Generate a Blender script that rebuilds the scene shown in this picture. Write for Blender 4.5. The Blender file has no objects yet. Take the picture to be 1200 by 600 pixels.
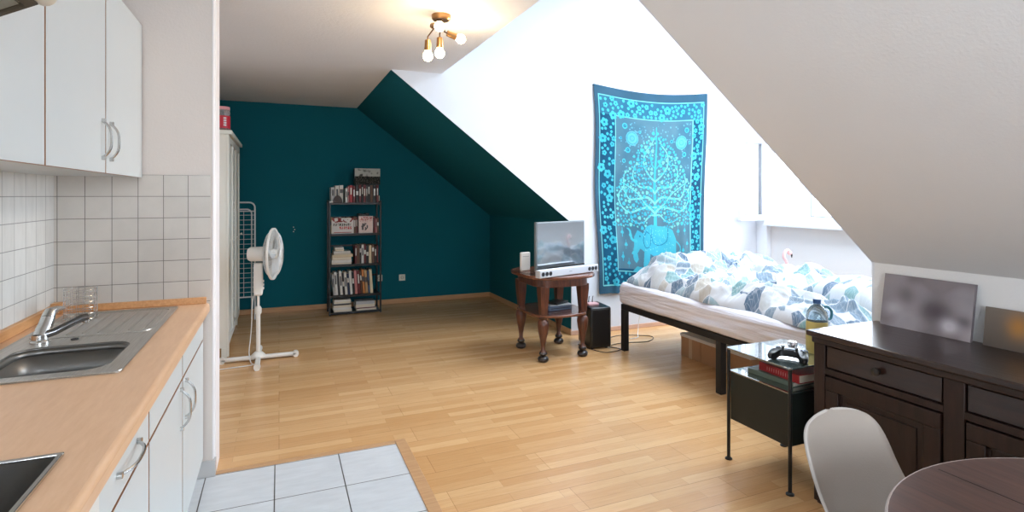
import bpy, bmesh, math, random
import numpy as np
from mathutils import Vector, Matrix, noise
random.seed(7)
PI = math.pi
scn = bpy.context.scene
col = scn.collection

# ---------------------------------------------------------------- materials
def srgb(r, g, b):
    f = lambda c: (c/255/12.92) if c/255 <= .04045 else ((c/255+.055)/1.055)**2.4
    return (f(r), f(g), f(b), 1)

def new_mat(name):
    m = bpy.data.materials.new(name); m.use_nodes = True
    nt = m.node_tree; b = nt.nodes['Principled BSDF']
    return m, nt, b

def coords(nt, kind='Object', scale=(1,1,1), rot=(0,0,0)):
    tc = nt.nodes.new('ShaderNodeTexCoord'); mp = nt.nodes.new('ShaderNodeMapping')
    nt.links.new(tc.outputs[kind], mp.inputs[0])
    mp.inputs['Scale'].default_value = scale; mp.inputs['Rotation'].default_value = rot
    return mp.outputs[0]

def mixc(nt, fac, a, b, blend='MIX'):
    n = nt.nodes.new('ShaderNodeMix'); n.data_type = 'RGBA'; n.blend_type = blend
    for s, v in ((n.inputs[0], fac), (n.inputs[6], a), (n.inputs[7], b)):
        if hasattr(v, 'is_output') or isinstance(v, bpy.types.NodeSocket): nt.links.new(v, s)
        else: s.default_value = v
    return n.outputs[2]

def tex_noise(nt, vec, scale, detail=3, rough=.5):
    n = nt.nodes.new('ShaderNodeTexNoise'); n.inputs['Scale'].default_value = scale
    n.inputs['Detail'].default_value = detail; n.inputs['Roughness'].default_value = rough
    if vec is not None: nt.links.new(vec, n.inputs['Vector'])
    return n.outputs['Fac']

def ramp(nt, fac, stops, interp='LINEAR'):
    n = nt.nodes.new('ShaderNodeValToRGB'); cr = n.color_ramp; cr.interpolation = interp
    while len(cr.elements) < len(stops): cr.elements.new(.5)
    for e, (p, c) in zip(cr.elements, stops): e.position = p; e.color = c
    nt.links.new(fac, n.inputs[0]); return n.outputs[0]

def bump(nt, b, height, strength=.2, dist=.01):
    n = nt.nodes.new('ShaderNodeBump'); n.inputs['Strength'].default_value = strength
    n.inputs['Distance'].default_value = dist
    nt.links.new(height, n.inputs['Height']); nt.links.new(n.outputs[0], b.inputs['Normal'])

def mat(name, c, rough=.5, metal=0, var=.06, nscale=8, bmp=0, bscale=60, spec=.5, coat=0, trans=0, ior=1.45, emit=None, estr=0, alpha=1, sheen=0):
    """plain painted / plastic / metal surface with a little procedural variation"""
    m, nt, b = new_mat(name)
    v = coords(nt)
    f = tex_noise(nt, v, nscale, 4)
    c2 = tuple(max(0, x*(1-var*2)) for x in c[:3]) + (1,)
    nt.links.new(mixc(nt, f, c, c2), b.inputs['Base Color'])
    b.inputs['Roughness'].default_value = rough; b.inputs['Metallic'].default_value = metal
    b.inputs['Specular IOR Level'].default_value = spec; b.inputs['Coat Weight'].default_value = coat
    b.inputs['Transmission Weight'].default_value = trans; b.inputs['IOR'].default_value = ior
    b.inputs['Sheen Weight'].default_value = sheen
    if emit: b.inputs['Emission Color'].default_value = emit; b.inputs['Emission Strength'].default_value = estr
    if bmp: bump(nt, b, tex_noise(nt, v, bscale, 3), bmp, .004)
    return m

def wood(name, c1, c2, axis='Y', rough=.45, scale=6, stretch=14, bmp=.1, coat=0, spec=.5):
    m, nt, b = new_mat(name)
    s = {'X': (1,stretch,stretch), 'Y': (stretch,1,stretch), 'Z': (stretch,stretch,1)}[axis]
    v = coords(nt, 'Object', s)
    f = tex_noise(nt, v, scale, 6, .62)
    nt.links.new(ramp(nt, f, [(.3, c1), (.7, c2)]), b.inputs['Base Color'])
    b.inputs['Roughness'].default_value = rough; b.inputs['Coat Weight'].default_value = coat
    b.inputs['Specular IOR Level'].default_value = spec
    bump(nt, b, f, bmp, .003)
    return m

def plaster(name, c, var=.03, bmp=.25, bscale=90):
    m, nt, b = new_mat(name)
    v = coords(nt)
    f = tex_noise(nt, v, 3, 4)
    c2 = tuple(x*(1-var*2) for x in c[:3]) + (1,)
    nt.links.new(mixc(nt, f, c, c2), b.inputs['Base Color'])
    b.inputs['Roughness'].default_value = .85; b.inputs['Specular IOR Level'].default_value = .25
    bump(nt, b, tex_noise(nt, v, bscale, 4, .6), bmp, .004)
    return m

def tiles(name, u, w, h, c1, c2, mortar, off=(0,0), rough=.2, msize=.012, vax='Z', marble=.5):
    """square glazed tiles laid out in the plane of axes u (0,1,2) and vax"""
    m, nt, b = new_mat(name)
    tc = nt.nodes.new('ShaderNodeTexCoord'); sp = nt.nodes.new('ShaderNodeSeparateXYZ')
    nt.links.new(tc.outputs['Object'], sp.inputs[0])
    cb = nt.nodes.new('ShaderNodeCombineXYZ')
    for k, (o, dd) in enumerate(((u, off[0]), (vax, off[1]))):
        a = nt.nodes.new('ShaderNodeMath'); a.operation = 'SUBTRACT'; a.inputs[1].default_value = dd - 20*(w if k == 0 else h)
        nt.links.new(sp.outputs[o], a.inputs[0]); nt.links.new(a.outputs[0], cb.inputs[k])
    br = nt.nodes.new('ShaderNodeTexBrick'); br.offset = 0; br.squash = 1
    br.inputs['Scale'].default_value = 1; br.inputs['Brick Width'].default_value = w; br.inputs['Row Height'].default_value = h
    br.inputs['Mortar Size'].default_value = msize; br.inputs['Mortar Smooth'].default_value = .1
    br.inputs['Color1'].default_value = c1; br.inputs['Color2'].default_value = c2; br.inputs['Mortar'].default_value = mortar
    nt.links.new(cb.outputs[0], br.inputs['Vector'])
    mp = nt.nodes.new('ShaderNodeMapping'); mp.inputs['Rotation'].default_value = (.4,.5,.7); mp.inputs['Scale'].default_value = (3,12,3)
    nt.links.new(tc.outputs['Object'], mp.inputs[0])
    f = tex_noise(nt, mp.outputs[0], 2.2, 5, .6)
    shade = ramp(nt, f, [(.35, (1,1,1,1)), (.65, (1-.16*marble,)*3 + (1,))])
    nt.links.new(mixc(nt, 1.0, br.outputs['Color'], shade, 'MULTIPLY'), b.inputs['Base Color'])
    b.inputs['Roughness'].default_value = rough
    inv = nt.nodes.new('ShaderNodeMath'); inv.operation = 'SUBTRACT'; inv.inputs[0].default_value = 1
    nt.links.new(br.outputs['Fac'], inv.inputs[1])
    bump(nt, b, inv.outputs[0], .5, .003)
    return m

def floor_mat():
    m, nt, b = new_mat('beech_laminate')
    v = coords(nt)
    br = nt.nodes.new('ShaderNodeTexBrick'); br.offset = .37; br.offset_frequency = 2
    br.inputs['Scale'].default_value = 1; br.inputs['Brick Width'].default_value = .62; br.inputs['Row Height'].default_value = .066
    br.inputs['Mortar Size'].default_value = .0007; br.inputs['Bias'].default_value = 0
    br.inputs['Color1'].default_value = srgb(226,186,138); br.inputs['Color2'].default_value = srgb(209,163,112); br.inputs['Mortar'].default_value = srgb(184,144,102)
    nt.links.new(v, br.inputs['Vector'])
    br2 = nt.nodes.new('ShaderNodeTexBrick'); br2.offset = .43
    br2.inputs['Scale'].default_value = 1; br2.inputs['Brick Width'].default_value = 1.3; br2.inputs['Row Height'].default_value = .198
    br2.inputs['Mortar Size'].default_value = .0012
    br2.inputs['Color1'].default_value = (1,1,1,1); br2.inputs['Color2'].default_value = (.93,.91,.88,1); br2.inputs['Mortar'].default_value = (.6,.52,.45,1)
    nt.links.new(v, br2.inputs['Vector'])
    g = tex_noise(nt, coords(nt, 'Object', (1.3,16,1)), 5, 6, .65)
    gr = ramp(nt, g, [(.3, (.9,.85,.79,1)), (.68, (1,1,1,1))])
    c = mixc(nt, 1.0, br.outputs['Color'], gr, 'MULTIPLY')
    c = mixc(nt, 1.0, c, br2.outputs['Color'], 'MULTIPLY')
    nt.links.new(c, b.inputs['Base Color'])
    r = ramp(nt, g, [(0, (.2,)*3+(1,)), (1, (.3,)*3+(1,))])
    nt.links.new(r, b.inputs['Roughness'])
    b.inputs['Specular IOR Level'].default_value = .55
    bump(nt, b, g, .05, .002)
    return m

def bedding_mat():
    m, nt, b = new_mat('patterned_bedding')
    tc = nt.nodes.new('ShaderNodeUVMap')
    mp = nt.nodes.new('ShaderNodeMapping'); nt.links.new(tc.outputs[0], mp.inputs[0]); mp.inputs['Rotation'].default_value = (0,0,.6)
    vo = nt.nodes.new('ShaderNodeTexVoronoi'); vo.inputs['Scale'].default_value = 9.5; vo.inputs['Randomness'].default_value = .85
    nt.links.new(mp.outputs[0], vo.inputs['Vector'])
    sp = nt.nodes.new('ShaderNodeSeparateColor'); nt.links.new(vo.outputs['Color'], sp.inputs[0])
    W = srgb(200,203,208)
    c = ramp(nt, sp.outputs[0], [(0, W), (.16, srgb(118,138,154)), (.40, srgb(188,192,194)), (.50, srgb(118,154,156)), (.62, srgb(180,174,164)), (.70, W), (.77, srgb(146,168,178)), (.90, srgb(84,106,128))], 'CONSTANT')
    ed = nt.nodes.new('ShaderNodeTexVoronoi'); ed.feature = 'DISTANCE_TO_EDGE'; ed.inputs['Scale'].default_value = 9.5; ed.inputs['Randomness'].default_value = .85
    nt.links.new(mp.outputs[0], ed.inputs['Vector'])
    c = mixc(nt, ramp(nt, ed.outputs['Distance'], [(0, (1,1,1,1)), (.018, (.8,)*3+(1,)), (.03, (0,0,0,1))]), c, W)
    v3 = nt.nodes.new('ShaderNodeTexVoronoi'); v3.feature = 'DISTANCE_TO_EDGE'; v3.inputs['Scale'].default_value = 26
    nt.links.new(mp.outputs[0], v3.inputs['Vector'])
    c = mixc(nt, ramp(nt, v3.outputs['Distance'], [(0, (.45,)*3+(1,)), (.04, (0,0,0,1))]), c, W)
    wv = nt.nodes.new('ShaderNodeTexWave'); wv.inputs['Scale'].default_value = 14; wv.inputs['Distortion'].default_value = 1.5
    nt.links.new(mp.outputs[0], wv.inputs['Vector'])
    f = ramp(nt, wv.outputs['Fac'], [(.9, (0,0,0,1)), (.97, (.2,)*3+(1,))])
    nt.links.new(mixc(nt, f, c, W), b.inputs['Base Color'])
    b.inputs['Roughness'].default_value = .9; b.inputs['Sheen Weight'].default_value = .2
    bump(nt, b, tex_noise(nt, mp.outputs[0], 30, 5), .25, .01)
    return m

def attr_mat(name, attr='paint', rough=.8):
    m, nt, b = new_mat(name)
    a = nt.nodes.new('ShaderNodeAttribute'); a.attribute_name = attr
    n = tex_noise(nt, coords(nt), 9, 4)
    sh = ramp(nt, n, [(.3, (.86,.9,.93,1)), (.7, (1,1,1,1))])
    nt.links.new(mixc(nt, 1.0, a.outputs['Color'], sh, 'MULTIPLY'), b.inputs['Base Color'])
    b.inputs['Roughness'].default_value = rough; b.inputs['Specular IOR Level'].default_value = .2
    return m

M = {}
M['wall'] = plaster('white_wall_paint', srgb(226,228,232))
M['ceil'] = plaster('white_woodchip', srgb(224,224,226), bmp=.5, bscale=45)
M['kitchen_wall'] = plaster('warm_lit_kitchen_white', srgb(222,212,204))  # same white paint as the walls, with warm light tinted into the colour
M['dormer'] = plaster('cool_lit_dormer_white', srgb(212,217,225))  # same white paint; cool daylight and held-back glare put into the colour
M['teal'] = plaster('teal_wall_paint', srgb(0,94,108), var=.05)
M['slope'] = plaster('slope_paint', srgb(232,230,228))
M['floor'] = floor_mat()
M['tile_end'] = tiles('glazed_wall_tiles_shaded', 0, .105, .105, srgb(208,201,192), srgb(201,194,185), srgb(128,122,116), (-.9415,1.52), .22, .0016)  # same tile as the side wall, its warmer, dimmer light put into the colour
M['tile_side'] = tiles('glazed_wall_tiles_lit', 1, .105, .105, srgb(226,226,222), srgb(219,219,215), srgb(160,160,158), (3.17,1.52), .22, .0016)  # same tile as the end wall, brighter window light put into the colour
M['tile_floor'] = tiles('floor_tiles', 0, .32, .36, srgb(216,219,222), srgb(208,212,216), srgb(74,70,66), (-.02,2.81), .28, .0028, 1, .7)
M['skirt_tile'] = mat('skirting_tile', srgb(200,198,196), .25)
M['skirt_wood'] = wood('light_skirting', srgb(200,160,118), srgb(182,138,98), 'X', .4)
M['bead'] = mat('white_corner_bead', srgb(240,236,236), .5, var=.02)
M['counter'] = wood('beech_worktop', srgb(226,186,150), srgb(216,173,135), 'Y', .38, 9, 7, .03)
M['counter_strip'] = wood('worktop_upstand', srgb(216,164,112), srgb(192,138,88), 'Y', .4, 9, 8, .03)
M['white_lam'] = mat('white_laminate', srgb(207,212,212), .38, var=.02, bmp=.05, bscale=200)
M['door_edge'] = wood('tan_door_edge', srgb(172,128,92), srgb(150,106,74), 'Z', .45)
M['chrome'] = mat('brushed_chrome', srgb(206,206,204), .22, 1, .04)
M['steel'] = None
def steel():
    m, nt, b = new_mat('stainless_steel')
    f = tex_noise(nt, coords(nt, 'Object', (40,1,40)), 6, 5)
    nt.links.new(ramp(nt, f, [(.3, srgb(186,183,178)), (.7, srgb(212,209,204))]), b.inputs['Base Color'])
    b.inputs['Metallic'].default_value = 1; b.inputs['Roughness'].default_value = .36
    bump(nt, b, f, .06, .002); return m
M['steel'] = steel()
M['hob_glass'] = mat('black_ceramic_glass', srgb(12,13,14), .1, spec=.35)
M['hob_ring'] = mat('hob_ring_print', srgb(110,112,114), .3)
M['black_rubber'] = mat('dark_rubber', srgb(46,44,44), .5)
M['hood'] = mat('beige_hood_enamel', srgb(214,204,188), .4, var=.02)
M['hood_dark'] = mat('hood_rail', srgb(62,52,36), .45)
M['hood_filter'] = mat('hood_filter_metal', srgb(150,160,156), .35, .8)
M['wardrobe'] = mat('wardrobe_white', srgb(222,222,214), .45, var=.02)
M['mirror'] = mat('mirror_glass', srgb(225,230,230), .03, 1, .01)
M['jar_clear'] = mat('clear_plastic', srgb(235,225,225), .15, trans=.75, var=.02)
M['jar_label'] = mat('red_label', srgb(196,44,62), .45)
M['jar_lid'] = mat('pink_lid', srgb(214,150,156), .4)
M['white_plastic'] = mat('white_plastic', srgb(226,224,218), .35, var=.02)
M['white_wire'] = mat('white_coated_wire', srgb(222,224,224), .35, var=.02)
M['fan_blade'] = mat('fan_blade_plastic', srgb(214,218,220), .3, trans=.15, var=.02)
M['black_metal'] = mat('black_powder_coat', srgb(17,18,19), .38, var=.1)
M['bed_metal'] = mat('matt_black_bedframe', srgb(22,21,22), .5, var=.08)
M['green_black'] = mat('dark_green_black_steel', srgb(26,33,30), .4, var=.08, spec=.35)
M['plate_top'] = mat('polished_steel_plate', srgb(60,72,70), .12, var=.04, coat=1); M['plate_top'].node_tree.nodes['Principled BSDF'].inputs['Coat IOR'].default_value = 2.4
M['dark_wood'] = wood('dark_stained_oak', srgb(50,31,25), srgb(28,17,14), 'Y', .3, 5, 10, .25, .4, .35)
M['dark_wood_z'] = wood('dark_stained_oak_upright', srgb(48,30,25), srgb(27,17,14), 'Z', .42, 5, 10, .25, .0, .3)
M['groove'] = mat('dark_oak_moulding', srgb(40,25,21), .5)  # plain dark brown for mouldings and the table joint
M['knob'] = mat('black_knob', srgb(32,26,24), .35)
M['table_wood'] = wood('round_table_oak', srgb(92,60,50), srgb(56,34,29), 'Y', .38, 4, 12, .2, .1)
M['table_rim'] = mat('pale_table_rim', srgb(190,176,170), .35)
M['tv_table'] = wood('antique_walnut', srgb(104,58,38), srgb(54,28,20), 'Z', .32, 7, 8, .15, .25)
M['tv_top'] = wood('antique_walnut_top', srgb(126,76,52), srgb(78,42,28), 'X', .25, 6, 9, .08, .4)
M['tv_foot'] = mat('dark_foot', srgb(40,34,34), .28, coat=.4)
M['screen'] = None
def screen():
    m, nt, b = new_mat('glossy_dark_screen')
    f = tex_noise(nt, coords(nt), 2, 2)
    nt.links.new(ramp(nt, f, [(0, srgb(150,156,162)), (1, srgb(160,166,170))]), b.inputs['Base Color'])
    b.inputs['Metallic'].default_value = .85; b.inputs['Roughness'].default_value = .09
    b.inputs['Coat Weight'].default_value = 1; b.inputs['Coat Roughness'].default_value = .03
    return m
M['screen'] = screen()
M['tv_bezel'] = mat('silver_grey_bezel', srgb(120,128,132), .3, .3)
M['black_plastic'] = mat('black_plastic', srgb(18,18,20), .35, var=.1)
M['black_vinyl'] = mat('black_speaker_vinyl', srgb(14,14,16), .32, var=.1, bmp=.1, bscale=150, coat=.3)
M['silver'] = mat('silver_plastic', srgb(196,200,206), .35, .25)
M['cone'] = mat('speaker_cone', srgb(20,24,30), .4)
M['pink'] = mat('pale_pink_plastic', srgb(226,178,180), .5)
M['paper'] = mat('white_paper', srgb(214,218,222), .7)
M['greyblue'] = mat('grey_blue_case', srgb(98,110,130), .4)
M['mattress'] = mat('white_jersey_sheet', srgb(216,212,216), .9, var=.04, bmp=.2, bscale=30, sheen=.2)
def sheet_mat():
    m, nt, b = new_mat('creased_white_sheet')
    f = tex_noise(nt, coords(nt), 5, 3)
    nt.links.new(mixc(nt, f, srgb(222,220,227), srgb(212,210,218)), b.inputs['Base Color']); b.inputs['Roughness'].default_value = .9
    w_ = tex_noise(nt, coords(nt, 'Object', (3,1.1,26), (.06,0,0)), 1.6, 4, .6)
    bump(nt, b, w_, .75, .022); return m
M['mattress'] = sheet_mat()
M['bedding'] = bedding_mat()
M['card'] = mat('brown_cardboard', srgb(184,142,104), .8, var=.06)
M['card_tape'] = mat('pale_tape', srgb(206,176,140), .4)
M['box_lid'] = mat('white_carton_lid', srgb(226,222,214), .7)
M['chair_shell'] = mat('greige_chair_shell', srgb(174,165,156), .55, var=.02, bmp=.15, bscale=220)
M['chair_edge'] = mat('pale_shell_edge', srgb(200,194,188), .5)
M['leg_wood'] = wood('dark_chair_leg', srgb(74,50,38), srgb(50,32,24), 'Z', .4)
M['bottle_blue'] = mat('pale_blue_clear_plastic', srgb(190,216,228), .12, trans=.8, var=.03)
M['blue_cap'] = mat('blue_cap', srgb(48,84,132), .4)
M['yellow'] = mat('yellow_label', srgb(236,210,124), .35, var=.04, trans=.25)
M['teal_plastic'] = mat('teal_plastic_handle', srgb(64,126,142), .3)
M['flamingo_pink'] = mat('flamingo_pink', srgb(240,190,186), .5)
M['flamingo_yellow'] = mat('flamingo_yellow', srgb(232,212,120), .5)
M['window_frame'] = mat('white_window_frame', srgb(226,232,240), .3, var=.01)
M['gasket'] = mat('grey_gasket', srgb(150,152,158), .6)
M['brass'] = mat('antique_brass', srgb(166,128,86), .3, .9)
M['dark_brass'] = mat('dark_bronze', srgb(84,62,46), .35, .8)
M['bulb'] = mat('lit_bulb_glass', srgb(255,240,215), .3, emit=(1,.74,.42,1), estr=38)
M['tapestry'] = attr_mat('painted_cotton')
M['canvas'] = attr_mat('blurred_canvas_print')
M['picture_edge'] = mat('canvas_edge_grey', srgb(120,112,116), .7)
M['cable_black'] = mat('black_cable', srgb(24,22,22), .5)
M['cable_white'] = mat('white_cable', srgb(220,218,214), .5)
M['red_book'] = mat('red_book_cloth', srgb(158,26,34), .45)
M['page'] = mat('page_edges', srgb(222,212,192), .8, nscale=60, var=.06)
M['lettering'] = mat('pale_pink_lettering', srgb(228,168,164), .5)
M['green_book'] = mat('grey_green_book', srgb(112,124,108), .5)
M['socket'] = mat('socket_plastic', srgb(222,220,206), .35, var=.01)
M['socket_hole'] = mat('socket_recess', srgb(120,122,116), .5)
M['dark_ornament'] = mat('dark_brown_ornament', srgb(62,44,38), .5)

# window glass: thin sheet that lets daylight through
def glass_mat():
    m, nt, b = new_mat('window_glass')
    tr = nt.nodes.new('ShaderNodeBsdfTransparent'); gl = nt.nodes.new('ShaderNodeBsdfGlossy'); gl.inputs['Roughness'].default_value = .02
    mx = nt.nodes.new('ShaderNodeMixShader'); mx.inputs[0].default_value = .05
    nt.links.new(tr.outputs[0], mx.inputs[1]); nt.links.new(gl.outputs[0], mx.inputs[2])
    nt.links.new(mx.outputs[0], nt.nodes['Material Output'].inputs[0]); return m
M['glass'] = glass_mat()

# ---------------------------------------------------------------- mesh building
class MB:
    def __init__(s): s.v = []; s.f = []; s.mi = []; s.uv = None
    def add(s, vs, fs, mi=0, T=None):
        b = len(s.v)
        if T is not None: vs = [T @ Vector(v) for v in vs]
        s.v += [tuple(v) for v in vs]
        s.f += [tuple(b+i for i in f) for f in fs]; s.mi += [mi]*len(fs); return s
    def box(s, x0, x1, y0, y1, z0, z1, mi=0, T=None, face_mi=None):
        vs = [(x0,y0,z0),(x1,y0,z0),(x1,y1,z0),(x0,y1,z0),(x0,y0,z1),(x1,y0,z1),(x1,y1,z1),(x0,y1,z1)]
        fs = [(0,3,2,1),(4,5,6,7),(0,1,5,4),(1,2,6,5),(2,3,7,6),(3,0,4,7)]   # -z +z -y +x +y -x
        s.add(vs, fs, mi, T)
        if face_mi:
            for k, i in face_mi.items(): s.mi[len(s.mi)-6+k] = i
        return s
    def cyl(s, p, q, r, r2=None, n=16, mi=0, caps=True):
        p, q = Vector(p), Vector(q); r2 = r if r2 is None else r2
        d = (q-p).normalized(); a = d.orthogonal().normalized(); b = d.cross(a)
        vs = []
        for c, rr in ((p, r), (q, r2)):
            for k in range(n):
                t = 2*PI*k/n; vs.append(c + a*rr*math.cos(t) + b*rr*math.sin(t))
        fs = [(k, (k+1) % n, n+(k+1) % n, n+k) for k in range(n)]
        if caps: fs += [tuple(range(n-1, -1, -1)), tuple(range(n, 2*n))]
        return s.add(vs, fs, mi)
    def lathe(s, prof, c=(0,0,0), n=24, mi=0, T=None):
        vs = []; fs = []; c = Vector(c)
        for (r, z) in prof:
            for k in range(n):
                t = 2*PI*k/n; vs.append(c + Vector((r*math.cos(t), r*math.sin(t), z)))
        for i in range(len(prof)-1):
            for k in range(n):
                fs.append((i*n+k, i*n+(k+1) % n, (i+1)*n+(k+1) % n, (i+1)*n+k))
        if prof[0][0] > 1e-5: fs.append(tuple(range(n-1, -1, -1)))
        if prof[-1][0] > 1e-5: fs.append(tuple(range((len(prof)-1)*n, len(prof)*n)))
        return s.add(vs, fs, mi, T)
    def tube(s, pts, r, n=8, mi=0, closed=False, rs=None):
        pts = [Vector(p) for p in pts]; m = len(pts); vs = []; fs = []; prev = None
        for i, p in enumerate(pts):
            if closed: d = pts[(i+1) % m] - pts[i-1]
            else: d = pts[min(i+1, m-1)] - pts[max(i-1, 0)]
            d.normalize()
            a = d.orthogonal().normalized() if prev is None else (prev - d*prev.dot(d)).normalized()
            prev = a; b = d.cross(a); rr = rs[i] if rs else r
            for k in range(n):
                t = 2*PI*k/n; vs.append(p + a*rr*math.cos(t) + b*rr*math.sin(t))
        for i in range(m if closed else m-1):
            j = (i+1) % m
            for k in range(n): fs.append((i*n+k, i*n+(k+1) % n, j*n+(k+1) % n, j*n+k))
        if not closed: fs += [tuple(range(n-1, -1, -1)), tuple(range((m-1)*n, m*n))]
        return s.add(vs, fs, mi)
    def prism(s, poly, T, h, mi=0, side_mi=None):
        """poly in local XY extruded along local Z 0..h, placed by matrix T"""
        n = len(poly)
        vs = [(x, y, 0) for x, y in poly] + [(x, y, h) for x, y in poly]
        fs = [tuple(range(n-1, -1, -1)), tuple(range(n, 2*n))]
        sf = [(k, (k+1) % n, n+(k+1) % n, n+k) for k in range(n)]
        s.add(vs, fs, mi, T)
        b = len(s.v) - 2*n
        s.f += [tuple(b+i for i in f) for f in sf]; s.mi += [mi if side_mi is None else side_mi]*n
        return s
    def sphere(s, c, r, n=16, m=10, mi=0, sc=(1,1,1)):
        prof = [(r*math.sin(PI*i/m)*1.0, -r*math.cos(PI*i/m)) for i in range(m+1)]
        prof[0] = (1e-6, -r); prof[-1] = (1e-6, r)
        T = Matrix.Translation(Vector(c)) @ Matrix.Diagonal((*sc, 1))
        return s.lathe(prof, (0,0,0), n, mi, T)
    def build(s, name, mats, parent=None, bevel=0, seg=2, smooth=35, world=False, sub=0):
        if not isinstance(mats, (list, tuple)): mats = [mats]
        me = bpy.data.meshes.new(name)
        vs = s.v
        if world and parent is not None:
            r = parent
            while r.parent is not None: r = r.parent
            Ti = (Matrix.Translation(r.location) @ Matrix.Rotation(r.rotation_euler.z, 4, 'Z')).inverted()
            vs = [tuple(Ti @ Vector(v)) for v in vs]
        me.from_pydata(vs, [], s.f)
        for m_ in mats: me.materials.append(m_)
        for p, i in zip(me.polygons, s.mi): p.material_index = i
        bm = bmesh.new(); bm.from_mesh(me); bmesh.ops.recalc_face_normals(bm, faces=bm.faces); bm.to_mesh(me); bm.free()
        if smooth:
            for p in me.polygons: p.use_smooth = True
            me.set_sharp_from_angle(angle=math.radians(smooth))
        o = bpy.data.objects.new(name, me); col.objects.link(o)
        if parent is not None: o.parent = parent
        if bevel:
            b = o.modifiers.new('b', 'BEVEL'); b.width = bevel; b.segments = seg; b.limit_method = 'ANGLE'; b.angle_limit = math.radians(40)
            if seg > 1: b.harden_normals = False
        return o

def tag(o, label, cat, group=None, kind=None):
    o['label'] = label; o['category'] = cat
    if group: o['group'] = group
    if kind: o['kind'] = kind
    return o
def thing(name, label, cat, loc=(0,0,0), rz=0, group=None):
    o = bpy.data.objects.new(name, None); col.objects.link(o)
    o.location = loc; o.rotation_euler = (0,0,rz); o.empty_display_size = .1
    return tag(o, label, cat, group)
def struct(name, mb, mats, parent=None, **k):
    o = mb.build(name, mats, parent, **k)
    if parent is None: o['kind'] = 'structure'
    return o
def dup(root, loc, rz, label=None):
    r = root.copy(); col.objects.link(r); r.location = loc; r.rotation_euler = (0,0,rz)
    if label: r['label'] = label
    for ch in list(root.children):
        c = ch.copy(); col.objects.link(c); c.parent = r
        for g in ch.children:
            d = g.copy(); col.objects.link(d); d.parent = c
    return r
XZ = Matrix(((1,0,0,0),(0,0,1,0),(0,1,0,0),(0,0,0,1)))      # local x,y,z -> world x,z,y
YZ = Matrix(((0,0,1,0),(1,0,0,0),(0,1,0,0),(0,0,0,1)))      # local x,y,z -> world y,z,x
def TR(x=0, y=0, z=0): return Matrix.Translation((x,y,z))
def RZ(a): return Matrix.Rotation(a, 4, 'Z')

# ---------------------------------------------------------------- the room
XL, YB, YR, HC = -.96, 7.33, -1.7, 2.54         # side wall, teal back wall, rear wall, ceiling
XK, XW = 2.74, 5.30                             # knee wall, dormer window wall
Y0, Y1 = 1.865, 4.96                            # dormer cheeks
XS, XD, HD = .92, 1.38, 3.6                     # start of the slope, edge of ceiling in dormer, dormer ceiling
ZN, ZF = 1.085, 1.14                            # knee heights
T = .12

struct('floor', MB().box(XL-T, XW+T, YR-T, YB+T, -.12, 0), M['floor'], smooth=0)
# tiled kitchen floor lies flush (a 3 mm step) on the laminate
struct('floor_kitchen', MB().box(XL, .615, YR, 3.175, 0, .003), M['tile_floor'], smooth=0)
struct('trim_1', MB().box(.615, .675, YR, 3.215, 0, .008), M['skirt_wood'], bevel=.002)
struct('trim_2', MB().box(-.305, .615, 3.175, 3.215, 0, .0065), M['skirt_wood'], bevel=.002)
# walls
struct('wall_left', MB().box(XL-T, XL, YR-T, YB+T, 0, HC), M['wall'], smooth=0)
struct('wall_back', MB().box(XL-T, XK+T, YB, YB+T, 0, HC), M['teal'], smooth=0)
wr = MB()
wr.box(XL-T, -.5, YR-T, YR, 0, HC).box(1.3, XK+T, YR-T, YR, 0, HC).box(-.5, 1.3, YR-T, YR, 0, .9).box(-.5, 1.3, YR-T, YR, 2.2, HC)
struct('wall_rear', wr, M['wall'], smooth=0)
struct('ceiling', MB().box(XL-T, XS+.001, YR-T, YB+T, HC, HC+.1).box(XS+.001, XD, Y0, Y1, HC, HC+.1), M['ceil'], smooth=0)
struct('wall_dormer_upstand', MB().box(XD-.1, XD, Y0-.1, Y1+.1, HC+.1, HD), M['wall'], smooth=0)
# sloping roof: near part and far part, each a slab of its own
def slope(name, y0, y1, zk, m):
    poly = [(XS, HC), (XK, zk), (XK+.1, zk+.02), (XK+.1, zk+.2), (XS+.1, HC+.12), (XS, HC+.12)]
    return struct(name, MB().prism(poly, TR(0,y0,0) @ XZ, y1-y0), m, smooth=0)
slope('ceiling_slope', YR-T, Y0-.012, ZN, M['slope'])
slope('ceiling_slope_teal', Y1+.012, YB+T, ZF, M['teal'])
struct('wall_knee', MB().box(XK, XK+.1, YR-T, Y0-.012, 0, ZN+.1), M['slope'], smooth=0)
struct('wall_knee_teal', MB().box(XK, XK+.1, Y1+.012, YB+T, 0, ZF+.1), M['teal'], smooth=0)
# dormer cheeks
far = [(XS, HC-.001), (XK, ZF), (XK, 0), (XW+T, 0), (XW+T, HD+.1), (XD-.1, HD+.1), (XD-.1, HC+.0), (XS, HC)]
struct('wall_cheek', MB().prism(far, TR(0,Y1,0) @ XZ, .012), M['dormer'], smooth=0)
struct('wall_cheek_outer', MB().box(XK+.1, XW+T, Y1+.012, Y1+.15, 0, HD), M['wall'], smooth=0)
near = [(XS, HC), (XK, ZN), (XK, 0), (XW+T, 0), (XW+T, HD+.1), (XD-.1, HD+.1), (XD-.1, HC)]
struct('wall_cheek_near', MB().prism(near, TR(0,Y0-.012,0) @ XZ, .012), M['wall'], smooth=0)
struct('wall_cheek_near_outer', MB().box(XK+.1, XW+T, Y0-.15, Y0-.012, 0, HD), M['wall'], smooth=0)
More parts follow.
